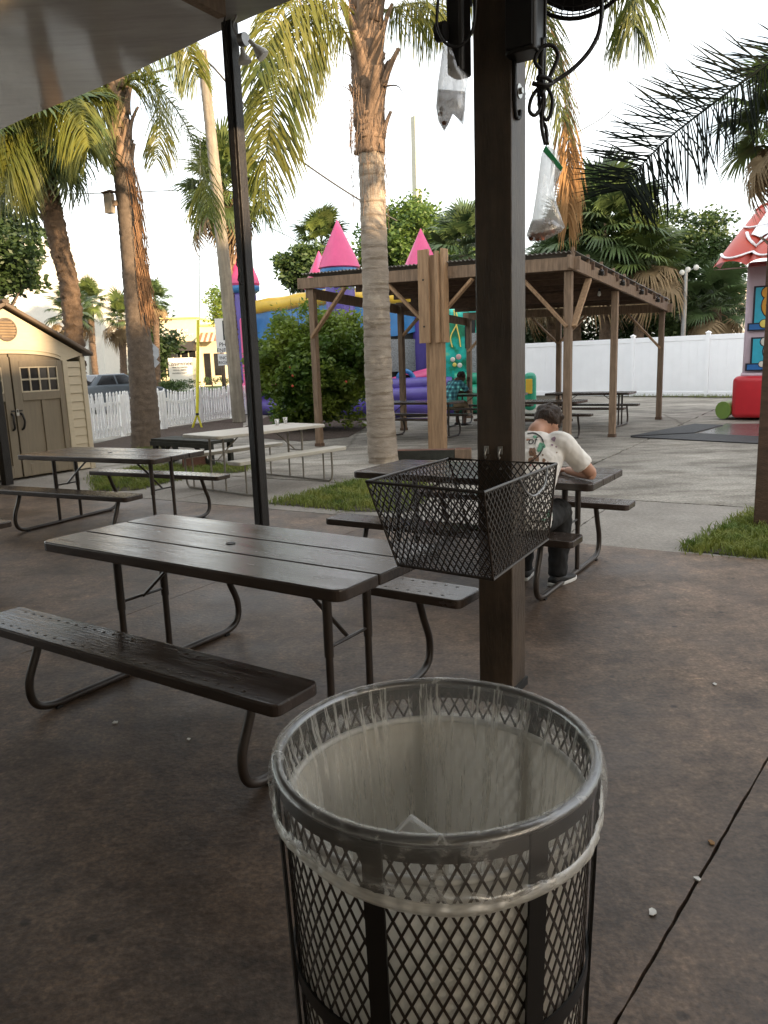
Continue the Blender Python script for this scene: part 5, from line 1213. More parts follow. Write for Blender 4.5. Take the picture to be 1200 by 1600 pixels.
# --- centre queen palm
yc = 12.03
cp = thing('queen_palm', 'tall queen palm with ringed trunk standing in front of the pavilion', 'palm tree', (.03, yc, 0))
trunk(cp, [PY(600, 726, yc), PY(597, 690, yc), PY(592, 600, yc), PY(588, 480, yc), PY(583, 330, yc), PY(580, 240, yc), PY(576, 120, yc)], [.235, .215, .205, .20, .19, .185, .19], 'bark_queen', .24, 1, .0035, 28)
b0, b1 = PY(580, 235, yc), PY(572, -60, yc)
boots(cp, b0, b1, .19, 26, 'boot', 4, .75, .12, .30)
trunk(cp, [PY(579, 240, yc), PY(575, 120, yc), PY(572, -80, yc)], [.21, .24, .16], 'boot', 0, 2, .012, 20, 'crown_shaft')
cr = PY(572, -70, yc)
for k, (x0, y0, x1, y1, x2, y2, dY) in enumerate(((572, 120, 550, 90, 532, 80, -.1), (566, 160, 545, 140, 527, 130, -.15), (600, 135, 622, 135, 636, 160, -.15), (585, 150, 607, 120, 608, 100, -.2))):
    MB().tube(bez([PY(a, b, yc + dY) - cp.location for a, b in ((x0, y0), (x1, y1), (x2, y2))], 6), [.03 * (1 - i / 14) for i in range(13)], 8, flat=.4).build('leaf_stub', 'bark_sabal', cp, smooth=True)
add_frond(cp, [PY(560, 90, yc), PY(535, 45, yc - .4), PY(500, 20, yc - .8), PY(462, 60, yc - 1.1), PY(432, 140, yc - 1.3), PY(417, 230, yc - 1.4), PY(412, 325, yc - 1.4)], 230, .68, 11, droop=.75, plum=.4, roll=1.0)
add_frond(cp, [PY(560, 30, yc), PY(520, -10, yc - .6), PY(470, -10, yc - 1.2), PY(425, 40, yc - 1.7), PY(400, 120, yc - 1.9)], 110, .55, 12, droop=.8, plum=.4, roll=.8)
add_frond(cp, [PY(580, 30, yc), PY(620, -60, yc - .5), PY(700, -90, yc - 1), PY(800, -40, yc - 1.3), PY(850, 60, yc - 1.4), PY(880, 190, yc - 1.4)], 180, .65, 13, droop=.9, plum=.35, roll=-.9)
add_frond(cp, [PY(585, 20, yc), PY(640, -80, yc - .2), PY(750, -100, yc), PY(850, 20, yc), PY(882, 150, yc), PY(890, 260, yc), PY(888, 345, yc)], 190, .5, 14, 'leaf_dry', 'leaf_dry', 'dead_frond', droop=1.3, plum=.3, spread=.35)
add_frond(cp, [PY(580, 0, yc), PY(660, -160, yc - .5), PY(800, -230, yc - 1.2), PY(920, -160, yc - 1.8), PY(985, -40, yc - 2.0), PY(992, 40, yc - 2.0)], 220, .75, 15, droop=1.0, plum=.3, roll=.6)
add_frond(cp, [PY(590, 20, yc), PY(625, 10, yc + .3), PY(665, 5, yc + .6), PY(700, 30, yc + .9)], 110, .7, 16, droop=1.0, plum=.4)
add_frond(cp, [PY(565, 0, yc), PY(480, -140, yc - 1), PY(330, -180, yc - 2), PY(220, -60, yc - 2.6)], 120, .8, 17, droop=.9)
add_frond(cp, [PY(572, -60, yc), PY(560, -260, yc + .6), PY(520, -330, yc + 1.4), PY(470, -260, yc + 2.2)], 120, .8, 18, droop=.9)
add_frond(cp, [PY(572, -60, yc), PY(610, -300, yc - .6), PY(650, -420, yc - 1.6), PY(700, -400, yc - 2.6)], 120, .8, 19, droop=.9)
fb = MB(); r_ = random.Random(8)
for i in range(170):
    a = r_.uniform(0, 6.28); z = r_.uniform(4.0, 5.6); p = Vector((-.08 + .22 * math.cos(a), .22 * math.sin(a), z)); l_ = r_.uniform(.15, .6)
    fb.tube([p, p + Vector((.04 * math.cos(a), .04 * math.sin(a), -l_ * .5)), p + Vector((.03 * math.cos(a) + r_.gauss(0, .03), .03 * math.sin(a), -l_))], .003, 4)
o = fb.build('trunk_fiber', 'boot', cp); o['kind'] = 'stuff'
fs_ = MB()
for i in range(60):
    a0 = PY(r_.uniform(470, 560), r_.uniform(0, 30), yc - .3) - cp.location; a1 = a0 + Vector((r_.uniform(-.5, .1), 0, r_.uniform(-.2, .35)))
    fs_.tube([a0, a0.lerp(a1, .5) + Vector((0, 0, .05)), a1], .004, 4)
o = fs_.build('seed_stalk', 'fiber', cp); o['kind'] = 'stuff'
# --- left queen palm
y2 = 15.83
lp2 = thing('queen_palm', 'queen palm left of the leaning utility pole with orange dead fiber on its trunk', 'palm tree', (-4.79, y2, 0))
trunk(lp2, [PY(229, 702, y2), PY(226, 640, y2), PY(215, 500, y2), PY(204, 370, y2), PY(194, 270, y2), PY(188, 200, y2), PY(183, 140, y2)], [.30, .27, .235, .22, .205, .20, .16], 'bark_ring', .26, 3, .005, 24)
boots(lp2, PY(192, 275, y2), PY(182, 120, y2), .20, 20, 'boot', 9, .7, .11, .30)
fb = MB()
for i in range(320):
    t = r_.random() ** .8; px = 205 + (t * 22) + r_.gauss(0, 4); py = 250 + t * 230; p = PY(px + r_.uniform(-3, 5), py, y2 - .16 - r_.uniform(0, .08)); l_ = r_.uniform(.3, 1.1) * (1 - .4 * t)
    fb.tube([p - lp2.location, p - lp2.location + Vector((.05 * l_ + r_.gauss(0, .015), -.01, -l_ * .5)), p - lp2.location + Vector((.09 * l_ + r_.gauss(0, .03), 0, -l_))], .0055, 4)
o = fb.build('dead_fiber', 'fiber', lp2); o['kind'] = 'stuff'
for k, (pp, n_, ll_) in enumerate(((((185, 150), (205, 125, -.3), (245, 135, -.6), (290, 195, -.9), (318, 270, -1.0), (324, 340, -1.0)), 100, .62), (((185, 150), (200, 90, .4), (235, 110, .8), (250, 180, 1), (245, 250, 1.1)), 70, .55),
        (((180, 150), (150, 120, -.4), (100, 140, -.9), (60, 190, -1.2), (40, 250, -1.3)), 80, .62), (((180, 140), (140, 70, -.2), (60, 80, -.6), (10, 160, -.8), (-10, 260, -.9)), 90, .65), (((182, 130), (150, 40, .4), (80, 20, 1), (10, 90, 1.4)), 80, .65),
        (((185, 140), (190, 40, -.8), (200, -20, -1.8), (190, 20, -2.8)), 80, .65), (((185, 140), (230, 60, .3), (280, 60, .8), (310, 120, 1.2)), 70, .6), (((183, 140), (170, 30, .5), (150, -20, 1.2), (120, 0, 2)), 70, .6), (((183, 150), (160, 140, -.7), (130, 180, -1.2), (115, 250, -1.3)), 70, .5))):
    add_frond(lp2, [PY(p[0], p[1], y2 + (p[2] if len(p) > 2 else 0)) for p in pp], int(n_ * 1.7), ll_ * 1.15, 40 + k, droop=.95, plum=.4, roll=.7 * (-1) ** k)
bh = thing('birdhouse', 'small grey wooden box mounted on the left palm trunk', 'birdhouse', tuple(PY(171, 318, y2 - .1)), -.3)
MB().box((0, 0, .0), (.15, .14, .36)).build('box', 'birdhouse', bh, bevel=.004); MB().bar((-.11, 0, .185), (.11, 0, .22), .2, .02).build('lid', 'wood_old', bh); MB().bar((.07, 0, 0), (.17, .03, 0), .04, .1).build('mount', 'wood_old', bh)

# --- fan palms
def fanleaf(seed, dry=False):
    r = random.Random(seed); mb = MB(); pl_ = r.uniform(.55, .85)
    pts = [Vector((0, 0, 0)), Vector((pl_ * .5, 0, .05)), Vector((pl_, 0, .0))]; mb.tube(pts, [.016, .012, .008], 5)
    ns = 34; c = pts[-1]
    for i in range(ns):
        a = (i / (ns - 1) - .5) * 2 * R(128) + r.uniform(-.03, .03); L_ = .85 * (1 - .35 * abs(a) / R(128)) * r.uniform(.9, 1.08)
        d = Vector((math.cos(a), math.sin(a), .25 * abs(math.sin(a)) - .05)).normalized(); pp = []
        for q in range(5):
            x = q / 4; sag = (.55 if not dry else 1.0) * max(0, x - .35) ** 1.6 * 1.15 + .10 * x * math.cos(a)
            pp.append(c + d * (L_ * x * (1 - .18 * x)) + Vector((0, 0, -sag * L_ * r.uniform(.8, 1.2))))
        strip(mb, pp, .026 * r.uniform(.8, 1.1), Vector((0, 0, 1)))
    return mb
FL = {}
for mt_ in ('leaf_sabal', 'leaf_sabal_dark', 'leaf_sabal_dry'):
    FL[mt_] = []
    for k in range(3):
        me = fanleaf(k + 1, mt_.endswith('dry')).mesh('fan_leaf'); me.materials.append(M[mt_]); FL[mt_].append(me)
def sabal(name, lab, base, crown, rads, n, size, seed, mt='leaf_sabal', dry=.18, bmt='bark_sabal', group='fan palms in the distance', booted=False, lo=-65, show_trunk=True):
    t = thing(name, lab, 'palm tree', (base.x, base.y, 0), 0, group); r = random.Random(seed); q = Vector(t.location); c = crown - q
    mid = (Vector((0, 0, 0)) + c) / 2 + Vector((r.uniform(-.05, .05), 0, 0))
    trunk(t, [q, q + mid, crown], rads, bmt, .12, seed, .012, 12)
    for i in range(n):
        u = (i + .5) / n; el = R(lo + (88 - lo) * (u ** .85)); az = i * 2.39996 + r.uniform(-.25, .25)
        m_ = 'leaf_sabal_dry' if u < dry else mt
        o = bpy.data.objects.new('fan_leaf', FL[m_][i % 3]); COL.objects.link(o); o.parent = t; o.location = c + Vector((0, 0, .35 * size * (u - .5)))
        o.rotation_euler = Euler((r.uniform(-.3, .3), -el, az), 'XYZ'); s_ = size * r.uniform(.85, 1.12); o.scale = (s_, s_, s_)
    if booted: boots(t, q + c * .55, crown, rads[-1], 16, 'boot', seed, .5 * size, .08, .5)
    return t
def at(x, y, Y): p = PY(x, y, Y); return p
yb = 15.2
p1 = thing('booted_palm', 'leaning palm with rough brown trunk rising behind the shed', 'palm tree', tuple(PY(122, 560, yb).xy) + (0,))
bx = PY(122, 560, yb)
trunk(p1, [Vector((bx.x - .17, yb, 0)), PY(112, 480, yb), PY(92, 380, yb), PY(74, 300, yb), PY(62, 245, yb)], [.185, .175, .17, .18, .215], 'bark_sabal', .07, 6, .016, 22)
boots(p1, PY(66, 265, yb), PY(56, 200, yb), .20, 18, 'boot', 21, .45, .11, .5)
rr_ = random.Random(77)
for i in range(22):
    u = i / 22; el = R(-60 + 140 * u); az = i * 2.4
    o = bpy.data.objects.new('fan_leaf', FL['leaf_sabal_dark' if i % 3 else 'leaf_sabal'][i % 3]); COL.objects.link(o); o.parent = p1; o.location = PY(58, 205, yb) - p1.location
    o.rotation_euler = Euler((rr_.uniform(-.3, .3), -el, az), 'XYZ'); o.scale = (1.25,) * 3
for k, pp in enumerate((((58, 200), (30, 170, -.4), (0, 190, -.8), (-20, 260, -1)), ((58, 200), (80, 150, -.5), (120, 170, -1), (140, 230, -1.2)), ((58, 195), (20, 120, .4), (-40, 130, .9), (-60, 220, 1.2)), ((58, 195), (40, 100, -.8), (10, 90, -1.8), (0, 170, -2.5)), ((58, 205), (36, 200, -.6), (15, 235, -1.0), (8, 300, -1.1)))):
    add_frond(p1, [PY(p[0], p[1], yb + (p[2] if len(p) > 2 else 0)) for p in pp], 150, .7, 60 + k, droop=1.0, plum=.4, roll=.6 * (-1) ** k)
def g0(x, y, Y): p = PY(x, y, Y); return Vector((p.x, p.y, 0))
sabal('fan_palm', 'full round fan palm right behind the leaning utility pole', g0(372, 500, 26), PY(350, 300, 26), (.19, .17, .19), 56, 1.3, 31, 'leaf_sabal', .15, booted=True)
sabal('fan_palm', 'yellow-lit fan palm above the street left of the trunks', g0(148, 575, 46), PY(140, 472, 46), (.2, .18, .19), 34, .95, 32, 'leaf_sabal', .0, lo=-50)
sabal('fan_palm', 'fan palm half hidden behind the left queen palm trunk', g0(190, 575, 42), PY(190, 500, 42), (.2, .18, .19), 30, 1.0, 33, 'leaf_sabal', .3, lo=-70)
sabal('fan_palm', 'fan palm before the yellow building across the street', g0(245, 595, 52), PY(243, 470, 52), (.22, .19, .2), 34, 1.0, 34, 'leaf_sabal_dark', .1, lo=-50)
sabal('fan_palm', 'bushy fan palm peeking over the shed roof', g0(115, 570, 30), PY(112, 490, 30), (.2, .18, .19), 26, .9, 35, 'leaf_sabal_dark', .2)
sabal('fan_palm', 'fan palm behind the pink castle cone', g0(505, 560, 36), PY(503, 385, 36), (.22, .2, .22), 40, 1.25, 36, 'leaf_sabal', .2, lo=-70)
sabal('fan_palm', 'spiky fan palm seen between the timber column and the thick post', g0(735, 560, 27), PY(728, 400, 27), (.22, .2, .22), 44, 1.3, 37, 'leaf_sabal_dark', .1)
GR = 'fan palms behind the white fence'
sabal('fan_palm', 'largest fan palm drooping over the pavilion roof at right', g0(945, 560, 33), PY(945, 372, 33), (.24, .22, .24), 80, 2.1, 38, 'leaf_sabal_dark', .12, group=GR, booted=True)
sabal('fan_palm', 'fan palm over the far right pavilion corner with tan dead leaves', g0(1000, 560, 32), PY(1000, 415, 32), (.22, .2, .22), 54, 1.6, 39, 'leaf_sabal', .35, group=GR)
sabal('fan_palm', 'fan palm behind the fence between post and pavilion post', g0(905, 560, 35), PY(895, 405, 35), (.24, .22, .24), 54, 1.85, 40, 'leaf_sabal_dark', .25, group=GR, booted=True)
sabal('fan_palm', 'low fan palm behind the fence left of the inflatable house', g0(1125, 560, 32), PY(1118, 480, 32), (.22, .2, .22), 40, 1.35, 41, 'leaf_sabal_dark', .2, group=GR)
sabal('fan_palm', 'fan palm in the shadows deep under the pavilion roof line', g0(860, 560, 37), PY(862, 440, 37), (.24, .22, .24), 44, 1.5, 42, 'leaf_sabal_dark', .3, group=GR)
sabal('fan_palm', 'brownish fan palm at the upper right corner above the inflatable roof', g0(1235, 560, 13.5), PY(1236, 190, 13.5), (.2, .18, .2), 40, .95, 43, 'leaf_sabal', .22, group='palms at the right edge', booted=True)
dp = thing('date_palm', 'date palm beyond the right edge whose dark stiff frond crosses the sky', 'palm tree', (g0(1330, 560, 9).x, 9, 0), 0, 'palms at the right edge')
dc = PY(1330, 60, 9.0)
trunk(dp, [Vector((dp.location.x, 9, 0)), Vector((dp.location.x + .03, 9, 2)), dc], [.24, .21, .22], 'bark_sabal', .1, 9, .012, 14)
add_frond(dp, [dc, PY(1265, 55, 9), PY(1185, 110, 9), PY(1110, 165, 9), PY(1040, 220, 9), PY(992, 270, 9), PY(972, 300, 9)], 115, .85, 71, 'leaf_date', 'leaf_date', 'frond', droop=.06, plum=.55, spread=1.0, wd=.009, thick=.024, start=.22, stiff=True, roll=1.35)
for k, pp in enumerate((((1330, 60), (1300, -80, .5), (1240, -160, 1), (1160, -180, 1.4)), ((1330, 60), (1390, -60, .3), (1480, -60, .4), (1560, 60, .4)), ((1330, 60), (1340, -90, -.8), (1350, -150, -1.6), (1360, -100, -2.4)), ((1330, 60), (1380, 20, 1), (1450, 60, 1.5), (1500, 160, 1.7)))):
    add_frond(dp, [PY(p[0], p[1], 9 + (p[2] if len(p) > 2 else 0)) for p in pp], 80, .65, 80 + k, 'leaf_date', 'leaf_date', droop=.1, plum=.3, wd=.012, stiff=True, roll=.8)

# ================================================================ BROADLEAF TREES, BUSH
def leaves(centers, nper, spread, size, seed, drop=0):
    rg = np.random.default_rng(seed); C_ = np.repeat(np.array(centers, float), nper, 0); n = len(C_)
    d = rg.normal(size=(n, 3)); d /= np.linalg.norm(d, axis=1)[:, None]; P = C_ + d * (spread * rg.random((n, 1)) ** .5) * np.array([1, 1, .75])
    a = rg.normal(size=(n, 3)); a[:, 2] = a[:, 2] * .5 - drop; a /= np.linalg.norm(a, axis=1)[:, None]
    b = np.cross(a, rg.normal(size=(n, 3))); b /= np.linalg.norm(b, axis=1)[:, None]; s = size * (.6 + .8 * rg.random((n, 1)))
    V = np.stack([P, P + a * s * .5 + b * s * .26, P + a * s, P + a * s * .5 - b * s * .26], 1).reshape(-1, 3)
    mb = MB(); mb.v = [tuple(v) for v in V]; mb.f = [(4 * i, 4 * i + 1, 4 * i + 2, 4 * i + 3) for i in range(n)]; return mb
def tree(name, lab, base, cz, rad3, ncl, nper, size, mt, seed, cat='tree', spread=.5, group=None, shell=.5, limbs=7, tr=.16, drop=0):
    t = thing(name, lab, cat, (base.x, base.y, 0), 0, group); r = random.Random(seed); cs_ = []
    while len(cs_) < ncl:
        v = Vector((r.uniform(-1, 1), r.uniform(-1, 1), r.uniform(-1, 1)))
        if not shell < v.length < 1: continue
        f = 1 + .22 * math.sin(v.x * 5 + seed) * math.cos(v.z * 6 + v.y * 4); cs_.append((v.x * rad3[0] * f, v.y * rad3[1] * f, cz + v.z * rad3[2] * f))
    leaves(cs_, nper, spread, size, seed, drop).build('crown', mt, t)
    if limbs:
        mb = MB(); mb.tube([(0, 0, 0), (.05, 0, cz * .3), (0, .05, cz * .62)], [tr, tr * .8, tr * .6], 10); mb.build('trunk', 'branch', t, smooth=True)
        for i in range(limbs):
            e = Vector(cs_[i * (ncl // limbs)]); s = Vector((0, .03, cz * r.uniform(.3, .6))); MB().tube([s, s.lerp(e, .5) + Vector((0, 0, -.1)), e], [tr * .45, tr * .3, tr * .1], 6).build('limb', 'branch', t, smooth=True)
    return t
bb = g0(500, 650, 19.2); bb.y = 18.6; bb.x = PY(495, 600, 18.6).x
bt = tree('leafy_bush', 'big rounded green bush behind the left pavilion post', bb, 1.40, (1.42, 1.0, 1.32), 330, 120, .115, 'leaf_bush', 5, 'bush', .30, shell=.3, limbs=8, tr=.06)
t2c = [(r_.uniform(-1.3, 1.2), r_.uniform(-.5, .5), r_.uniform(1.9, 2.75)) for _ in range(34)]
leaves(t2c, 50, .28, .10, 91).build('upper_sprays', 'leaf_bush', bt)
leaves([(r_.uniform(-.3, 1.0), -.2, z) for z in np.arange(2.4, 3.7, .12) for _ in range(1)], 16, .16, .08, 92).build('tall_sprays', 'leaf_bush', bt)
for k in range(4):
    MB().ball((r_.uniform(-.5, 1.2), -1.05, r_.uniform(.9, 1.7)), (.03, .02, .03), 7, 5).build('red_blossom', 'flower', bt)
for k in range(6):
    x = r_.uniform(-.6, .8); MB().tube([(x * .4, 0, 1.6), (x, -.1, 2.3), (x * 1.15, -.15, 3.0 + r_.uniform(-.2, .3))], [.015, .01, .004], 5).build('shoot', 'branch', bt)
tree('shade_tree', 'dark oak tree at the left edge above the shed', g0(-15, 560, 30), 6.3, (2.1, 2.0, 2.1), 170, 110, .22, 'leaf_oak', 7, spread=.6, group='background trees')
tree('feathery_tree', 'light green feathery tree behind the timber column', g0(655, 560, 34), 6.2, (2.4, 1.6, 1.7), 190, 110, .19, 'leaf_feather', 8, spread=.55, group='background trees')
tree('shade_tree', 'dark leafy branches left of the pink cone', g0(480, 560, 32), 5.3, (1.1, .8, .9), 60, 90, .19, 'leaf_tree', 9, spread=.4, group='background trees')
tree('shade_tree', 'tall dense tree right of the lamp post behind the fence', g0(1080, 560, 37), 4.7, (2.1, 1.8, 3.4), 230, 110, .20, 'leaf_tree', 10, spread=.6, group='background trees')
tree('shade_tree', 'dark tree mass behind the fence seen under the pavilion roof', g0(900, 560, 40), 3.5, (4.5, 1.6, 3.1), 240, 110, .24, 'leaf_oak', 12, spread=.8, group='background trees')
tree('shade_tree', 'dark tree filling the gap right of the pavilion behind the fence', g0(1040, 560, 42), 3.2, (2.6, 1.5, 2.6), 170, 110, .24, 'leaf_tree', 13, spread=.8, group='background trees')
tree('shade_tree', 'dark tree across the street behind the far fan palms', g0(190, 575, 62), 3.6, (4.6, 2.4, 3.2), 200, 100, .34, 'leaf_oak', 14, spread=1.0, group='background trees')
tree('shade_tree', 'small tree tip beside the yellow building edge', g0(348, 575, 58), 5.6, (1.2, 1.0, 1.4), 40, 60, .2, 'leaf_bush', 15, spread=.5, group='background trees')

# ================================================================ POLES, WIRES, LAMPS, SIGNS
yu = 22.04
up_ = thing('utility_pole', 'leaning weathered wooden utility pole behind the picket fence', 'utility pole', (PY(374, 660, yu).x, yu, 0))
trunk(up_, [Vector((PY(374, 662, yu).x, yu, 0)), PY(347, 380, yu), PY(316, 80, yu)], [.19, .165, .13], 'pole_wood', 0, 5, .004, 16)
MB().box(tuple(PY(307, 88, yu) - up_.location), (.10, .10, .10)).build('insulator', 'grey_metal', up_); MB().tube(bez([PY(x, y, yu - .15) - up_.location for x, y in ((316, 82), (322, 70), (325, 92))], 5), .012, 6).build('bracket', 'grey_metal', up_)
def wire(lab, pp, rad_=.012, group='overhead wires'):
    q = PY(*pp[0]); return tag(MB().tube(bez([PY(*p) - q for p in pp], 8), rad_, 5).build('overhead_wire', 'wire', loc=q), lab, 'wire', group)
wire('twisted black cable from the pole top running off left under the roof', ((306, 88, yu), (270, 105, yu), (222, 118, yu), (120, 150, yu)), .03)
wire('drooping black cable loops right of the pole top', ((306, 90, yu - .1), (300, 110, yu - .1), (315, 122, yu - .3), (325, 110, yu - .3)), .018)
wire('twisted service cable running right from the pole to the centre palm', ((326, 98, yu), (345, 118, yu), (400, 185, yu + 1), (452, 236, yu + 2), (500, 272, yu + 3), (560, 311, yu + 4), (620, 345, yu + 5)), .028)
wire('thin straight wire crossing the sky at left behind the palms', ((-60, 305, 34), (120, 303, 34), (280, 297, 34), (360, 290, 34)), .02)
wire('thin wire descending behind the castle cone', ((420, 355, 40), (455, 372, 40), (500, 400, 40)), .02)
wire('thin wire near the far concrete pole', ((640, 330, 38), (690, 348, 38), (735, 365, 38), (800, 380, 38)), .02)
wire('thin pale wire at right of the hanging cable bundle', ((900, 208, 30), (940, 185, 30), (958, 168, 30)), .016)
wire('short wire left of the red inflatable roof', ((1090, 392, 40), (1110, 388, 40), (1150, 386, 40)), .02)
gw = thing('guy_wire', 'guy wire with yellow guard and forked foot below the pole', 'guy wire', tuple(G(308, 668))); q = gw.location.copy(); yg = q.y
MB().tube([PY(310, 655, yg) - q, PY(312, 400, yg + .6) - q, PY(313, 100, yu) - q], .012, 5).build('cable', 'grey_metal', gw)
MB().tube([PY(308, 648, yg) - q, PY(309.5, 500, yg + .3) - q], .04, 8).build('yellow_guard', 'yellow_guard', gw, smooth='auto')
for x in (300, 316): MB().tube([PY(308.3, 646, yg) - q, PY(x, 671, yg) - q], .028, 8).build('fork_leg', 'yellow_guard', gw, smooth='auto')
MB().lathe([(.045, -.03), (.045, .03)], 10).build('clamp', 'black_metal', gw, loc=PY(308.3, 647, yg) - q)
fp = thing('concrete_pole', 'far square concrete pole lit yellow on its right side', 'utility pole', tuple(g0(658, 560, 40)), R(35)); zt2 = PY(662, 182, 40).z
MB().add([(-.2, -.2, 0), (.2, -.2, 0), (.2, .2, 0), (-.2, .2, 0), (-.16, -.16, zt2), (.16, -.16, zt2), (.16, .16, zt2), (-.16, .16, zt2)], [(0, 1, 5, 4), (1, 2, 6, 5), (2, 3, 7, 6), (3, 0, 4, 7), (4, 5, 6, 7)]).build('shaft', 'concrete_pole', fp)
for z in (zt2 - .3, zt2 - 1.1):
    MB().bar((.1, 0, z), (.8, -.2, z - .3), .04, .04).build('insulator_arm', 'grey_metal', fp)
lr = thing('lamp_post', 'slim grey lamp post with small round floodlights behind the white fence', 'street lamp', tuple(g0(1066, 560, 31))); z = PY(1066, 424, 31).z
MB().tube([(0, 0, 0), (0, 0, z)], [.11, .09], 12).build('shaft', 'grey_metal', lr, smooth='auto')
for x, dz in ((-.16, -.05), (.06, .05), (.38, .12)): 
    MB().tube([(0, 0, z - .02), (x, 0, z + dz)], .02, 6).build('arm', 'grey_metal', lr); MB().ball((x, -.05, z + dz), (.11, .09, .11), 12, 8).build('lamp_head', 'bulb_white', lr, smooth=True)
sl_ = thing('street_lamp', 'curved-arm street lamp across the street', 'street lamp', tuple(g0(216, 590, 56))); q = sl_.location.copy()
MB().tube(bez([Vector((0, 0, 0)), PY(214, 520, 56) - q, PY(216, 462, 56) - q, PY(226, 446, 56) - q, PY(245, 441, 56) - q], 6), .07, 8).build('mast', 'wire', sl_, smooth='auto'); MB().lathe([(.0, -.35), (.22, -.3), (.16, .1), (.05, .2)], 12).build('lamp_head', 'grey_metal', sl_, loc=PY(247, 448, 56) - q)
# photo-enforced sign
ysn = 30.0; sg = thing('traffic_sign', 'white traffic-signal warning sign half hidden by the leaning pole', 'sign', tuple(g0(360, 600, ysn)))
q = sg.location.copy(); MB().tube([(0, 0.05, 0), (0, .05, PY(360, 500, ysn).z)], .035, 8).build('sign_post', 'grey_metal', sg)
def board(x0, y0, x1, y1, Y, nm, mt, par, th=.012):
    a, b = PY(x0, y0, Y), PY(x1, y1, Y); o = MB(); o.box(tuple((a + b) / 2 - q), (abs(b.x - a.x), th, abs(a.z - b.z))); return o.build(nm, mt, par, bevel=.004)
b1_ = board(335, 498, 378, 550, ysn, 'panel', 'sign_white', sg); b2_ = board(340, 553, 378, 570, ysn, 'panel', 'sign_white', sg)
board(347, 501, 366, 531, ysn - .012, 'signal_black', 'ink_black', b1_)
for y, mt_ in ((506, 'lamp_red'), (516, 'bulb_white'), (526, 'lamp_green')):
    p = PY(355, y, ysn - .02) - q; MB().lathe([(.10, 0), (.10, .006)], 16).build('signal_disc', mt_, b1_, loc=p, rot=(R(90), 0, 0))
def wr(s_, x, y, Y, size, par, nm='lettering', mt='ink_black', rz=0): return text(s_, size, mt, nm, par, PY(x, y, Y) - q, (R(90), 0, rz), .002)
wr('PHOTO', 358, 541, ysn - .012, .22, b1_); wr('ENFORCED', 360, 549.5, ysn - .012, .20, b1_); wr('INCLUDING', 362, 561, ysn - .012, .17, b2_); wr('RIGHT TURN', 362, 568.5, ysn - .012, .17, b2_)
ss = thing('road_sign', 'grey back of a road sign on a post before the yellow building', 'sign', tuple(g0(243, 640, 30))); q = ss.location.copy()
MB().tube([(0, .03, 0), PY(238, 535, 30) - q], .03, 8).build('sign_post', 'grey_metal', ss)
o8 = MB(); c8 = PY(237, 551, 29.95) - q; o8.prism([(.30 * math.cos(R(22.5 + 45 * k)), .34 * math.sin(R(22.5 + 45 * k))) for k in range(8)], -.006, .006, lambda v: Vector((v.x, v.z, v.y)) + c8); o8.build('octagon_back', 'sign_grey', ss); MB().box(tuple(PY(240, 566, 29.95) - q), (.36, .012, .30), Matrix.Rotation(R(45), 3, 'Y')).build('diamond_back', 'sign_grey', ss)

# ================================================================ ACROSS THE STREET
def bx_(px0, px1, py0, Y, dep, z0, nm, mt, par, q, z1=None, bev=0):
    a = PY(px0, py0, Y); b = PY(px1, py0, Y); zz = z1 if z1 is not None else (a.z + b.z) / 2
    return MB().box(((a.x + b.x) / 2 - q.x, Y + dep / 2 - q.y, (z0 + zz) / 2), (b.x - a.x, dep, zz - z0)).build(nm, mt, par, bevel=bev)
yk = 68.0
sb = thing('shop_building', 'low pale yellow shop building with dark awning across the street', 'building', tuple(g0(288, 600, yk))); q = sb.location.copy()
bx_(228, 307, 499, yk, 12, 0, 'wall', 'stucco', sb, q); bx_(227, 308, 496, yk - .15, 12.3, PY(268, 499, yk).z + .01, 'parapet', 'stucco_cap', sb, q)
bx_(308, 352, 509, yk + .6, 10, 0, 'wing_wall', 'stucco', sb, q); bx_(307.5, 353, 506.5, yk + .45, 10.3, PY(330, 509, yk).z + .01, 'wing_parapet', 'stucco_cap', sb, q)
bx_(246, 306, 549, yk - .02, .1, .9, 'shop_glass', 'glass_dark', sb, q)
for k in range(6):
    x = 246 + k * 12; bx_(x - .7, x + .7, 549, yk - .08, .06, .3, 'mullion', 'stucco', sb, q)
a, b = PY(246, 535, yk), PY(306, 535, yk); z0_, z1_ = PY(276, 549, yk).z, PY(276, 534, yk).z
MB().add([(a.x - q.x, -1.5, z0_), (b.x - q.x, -1.5, z0_), (b.x - q.x, 0, z0_), (a.x - q.x, 0, z0_), (a.x - q.x, -.2, z1_), (b.x - q.x, -.2, z1_), (b.x - q.x, 0, z1_), (a.x - q.x, 0, z1_)], [(0, 1, 2, 3), (0, 4, 5, 1), (1, 5, 6, 2), (3, 7, 4, 0), (4, 7, 6, 5)]).build('awning', 'awning_brown', sb)
for k in range(10):
    x0 = 310 + k * 4; a, b = PY(x0, 530, yk + .5), PY(x0 + 4, 530, yk + .5); z0_, z1_ = PY(330, 534, yk).z, PY(330, 519, yk).z
    MB().add([(a.x - q.x, -.8, z0_), (b.x - q.x, -.8, z0_), (b.x - q.x, .55, z1_), (a.x - q.x, .55, z1_)], [(0, 1, 2, 3)]).build('awning_stripe', 'awning_red' if k % 2 else 'awning_cream', sb)
bx_(318, 328, 552, yk + .55, .1, .1, 'shop_door', 'glass_dark', sb, q); bx_(334, 350, 552, yk + .55, .1, .9, 'window', 'glass_dark', sb, q)
text('Kissimmee', .55, 'sign_white', 'wall_lettering', sb, PY(272, 520, yk - .05) - q, (R(90), 0, 0), .02); text('Dental Center', .5, 'sign_white', 'wall_lettering', sb, PY(276, 526.5, yk - .05) - q, (R(90), 0, 0), .02)
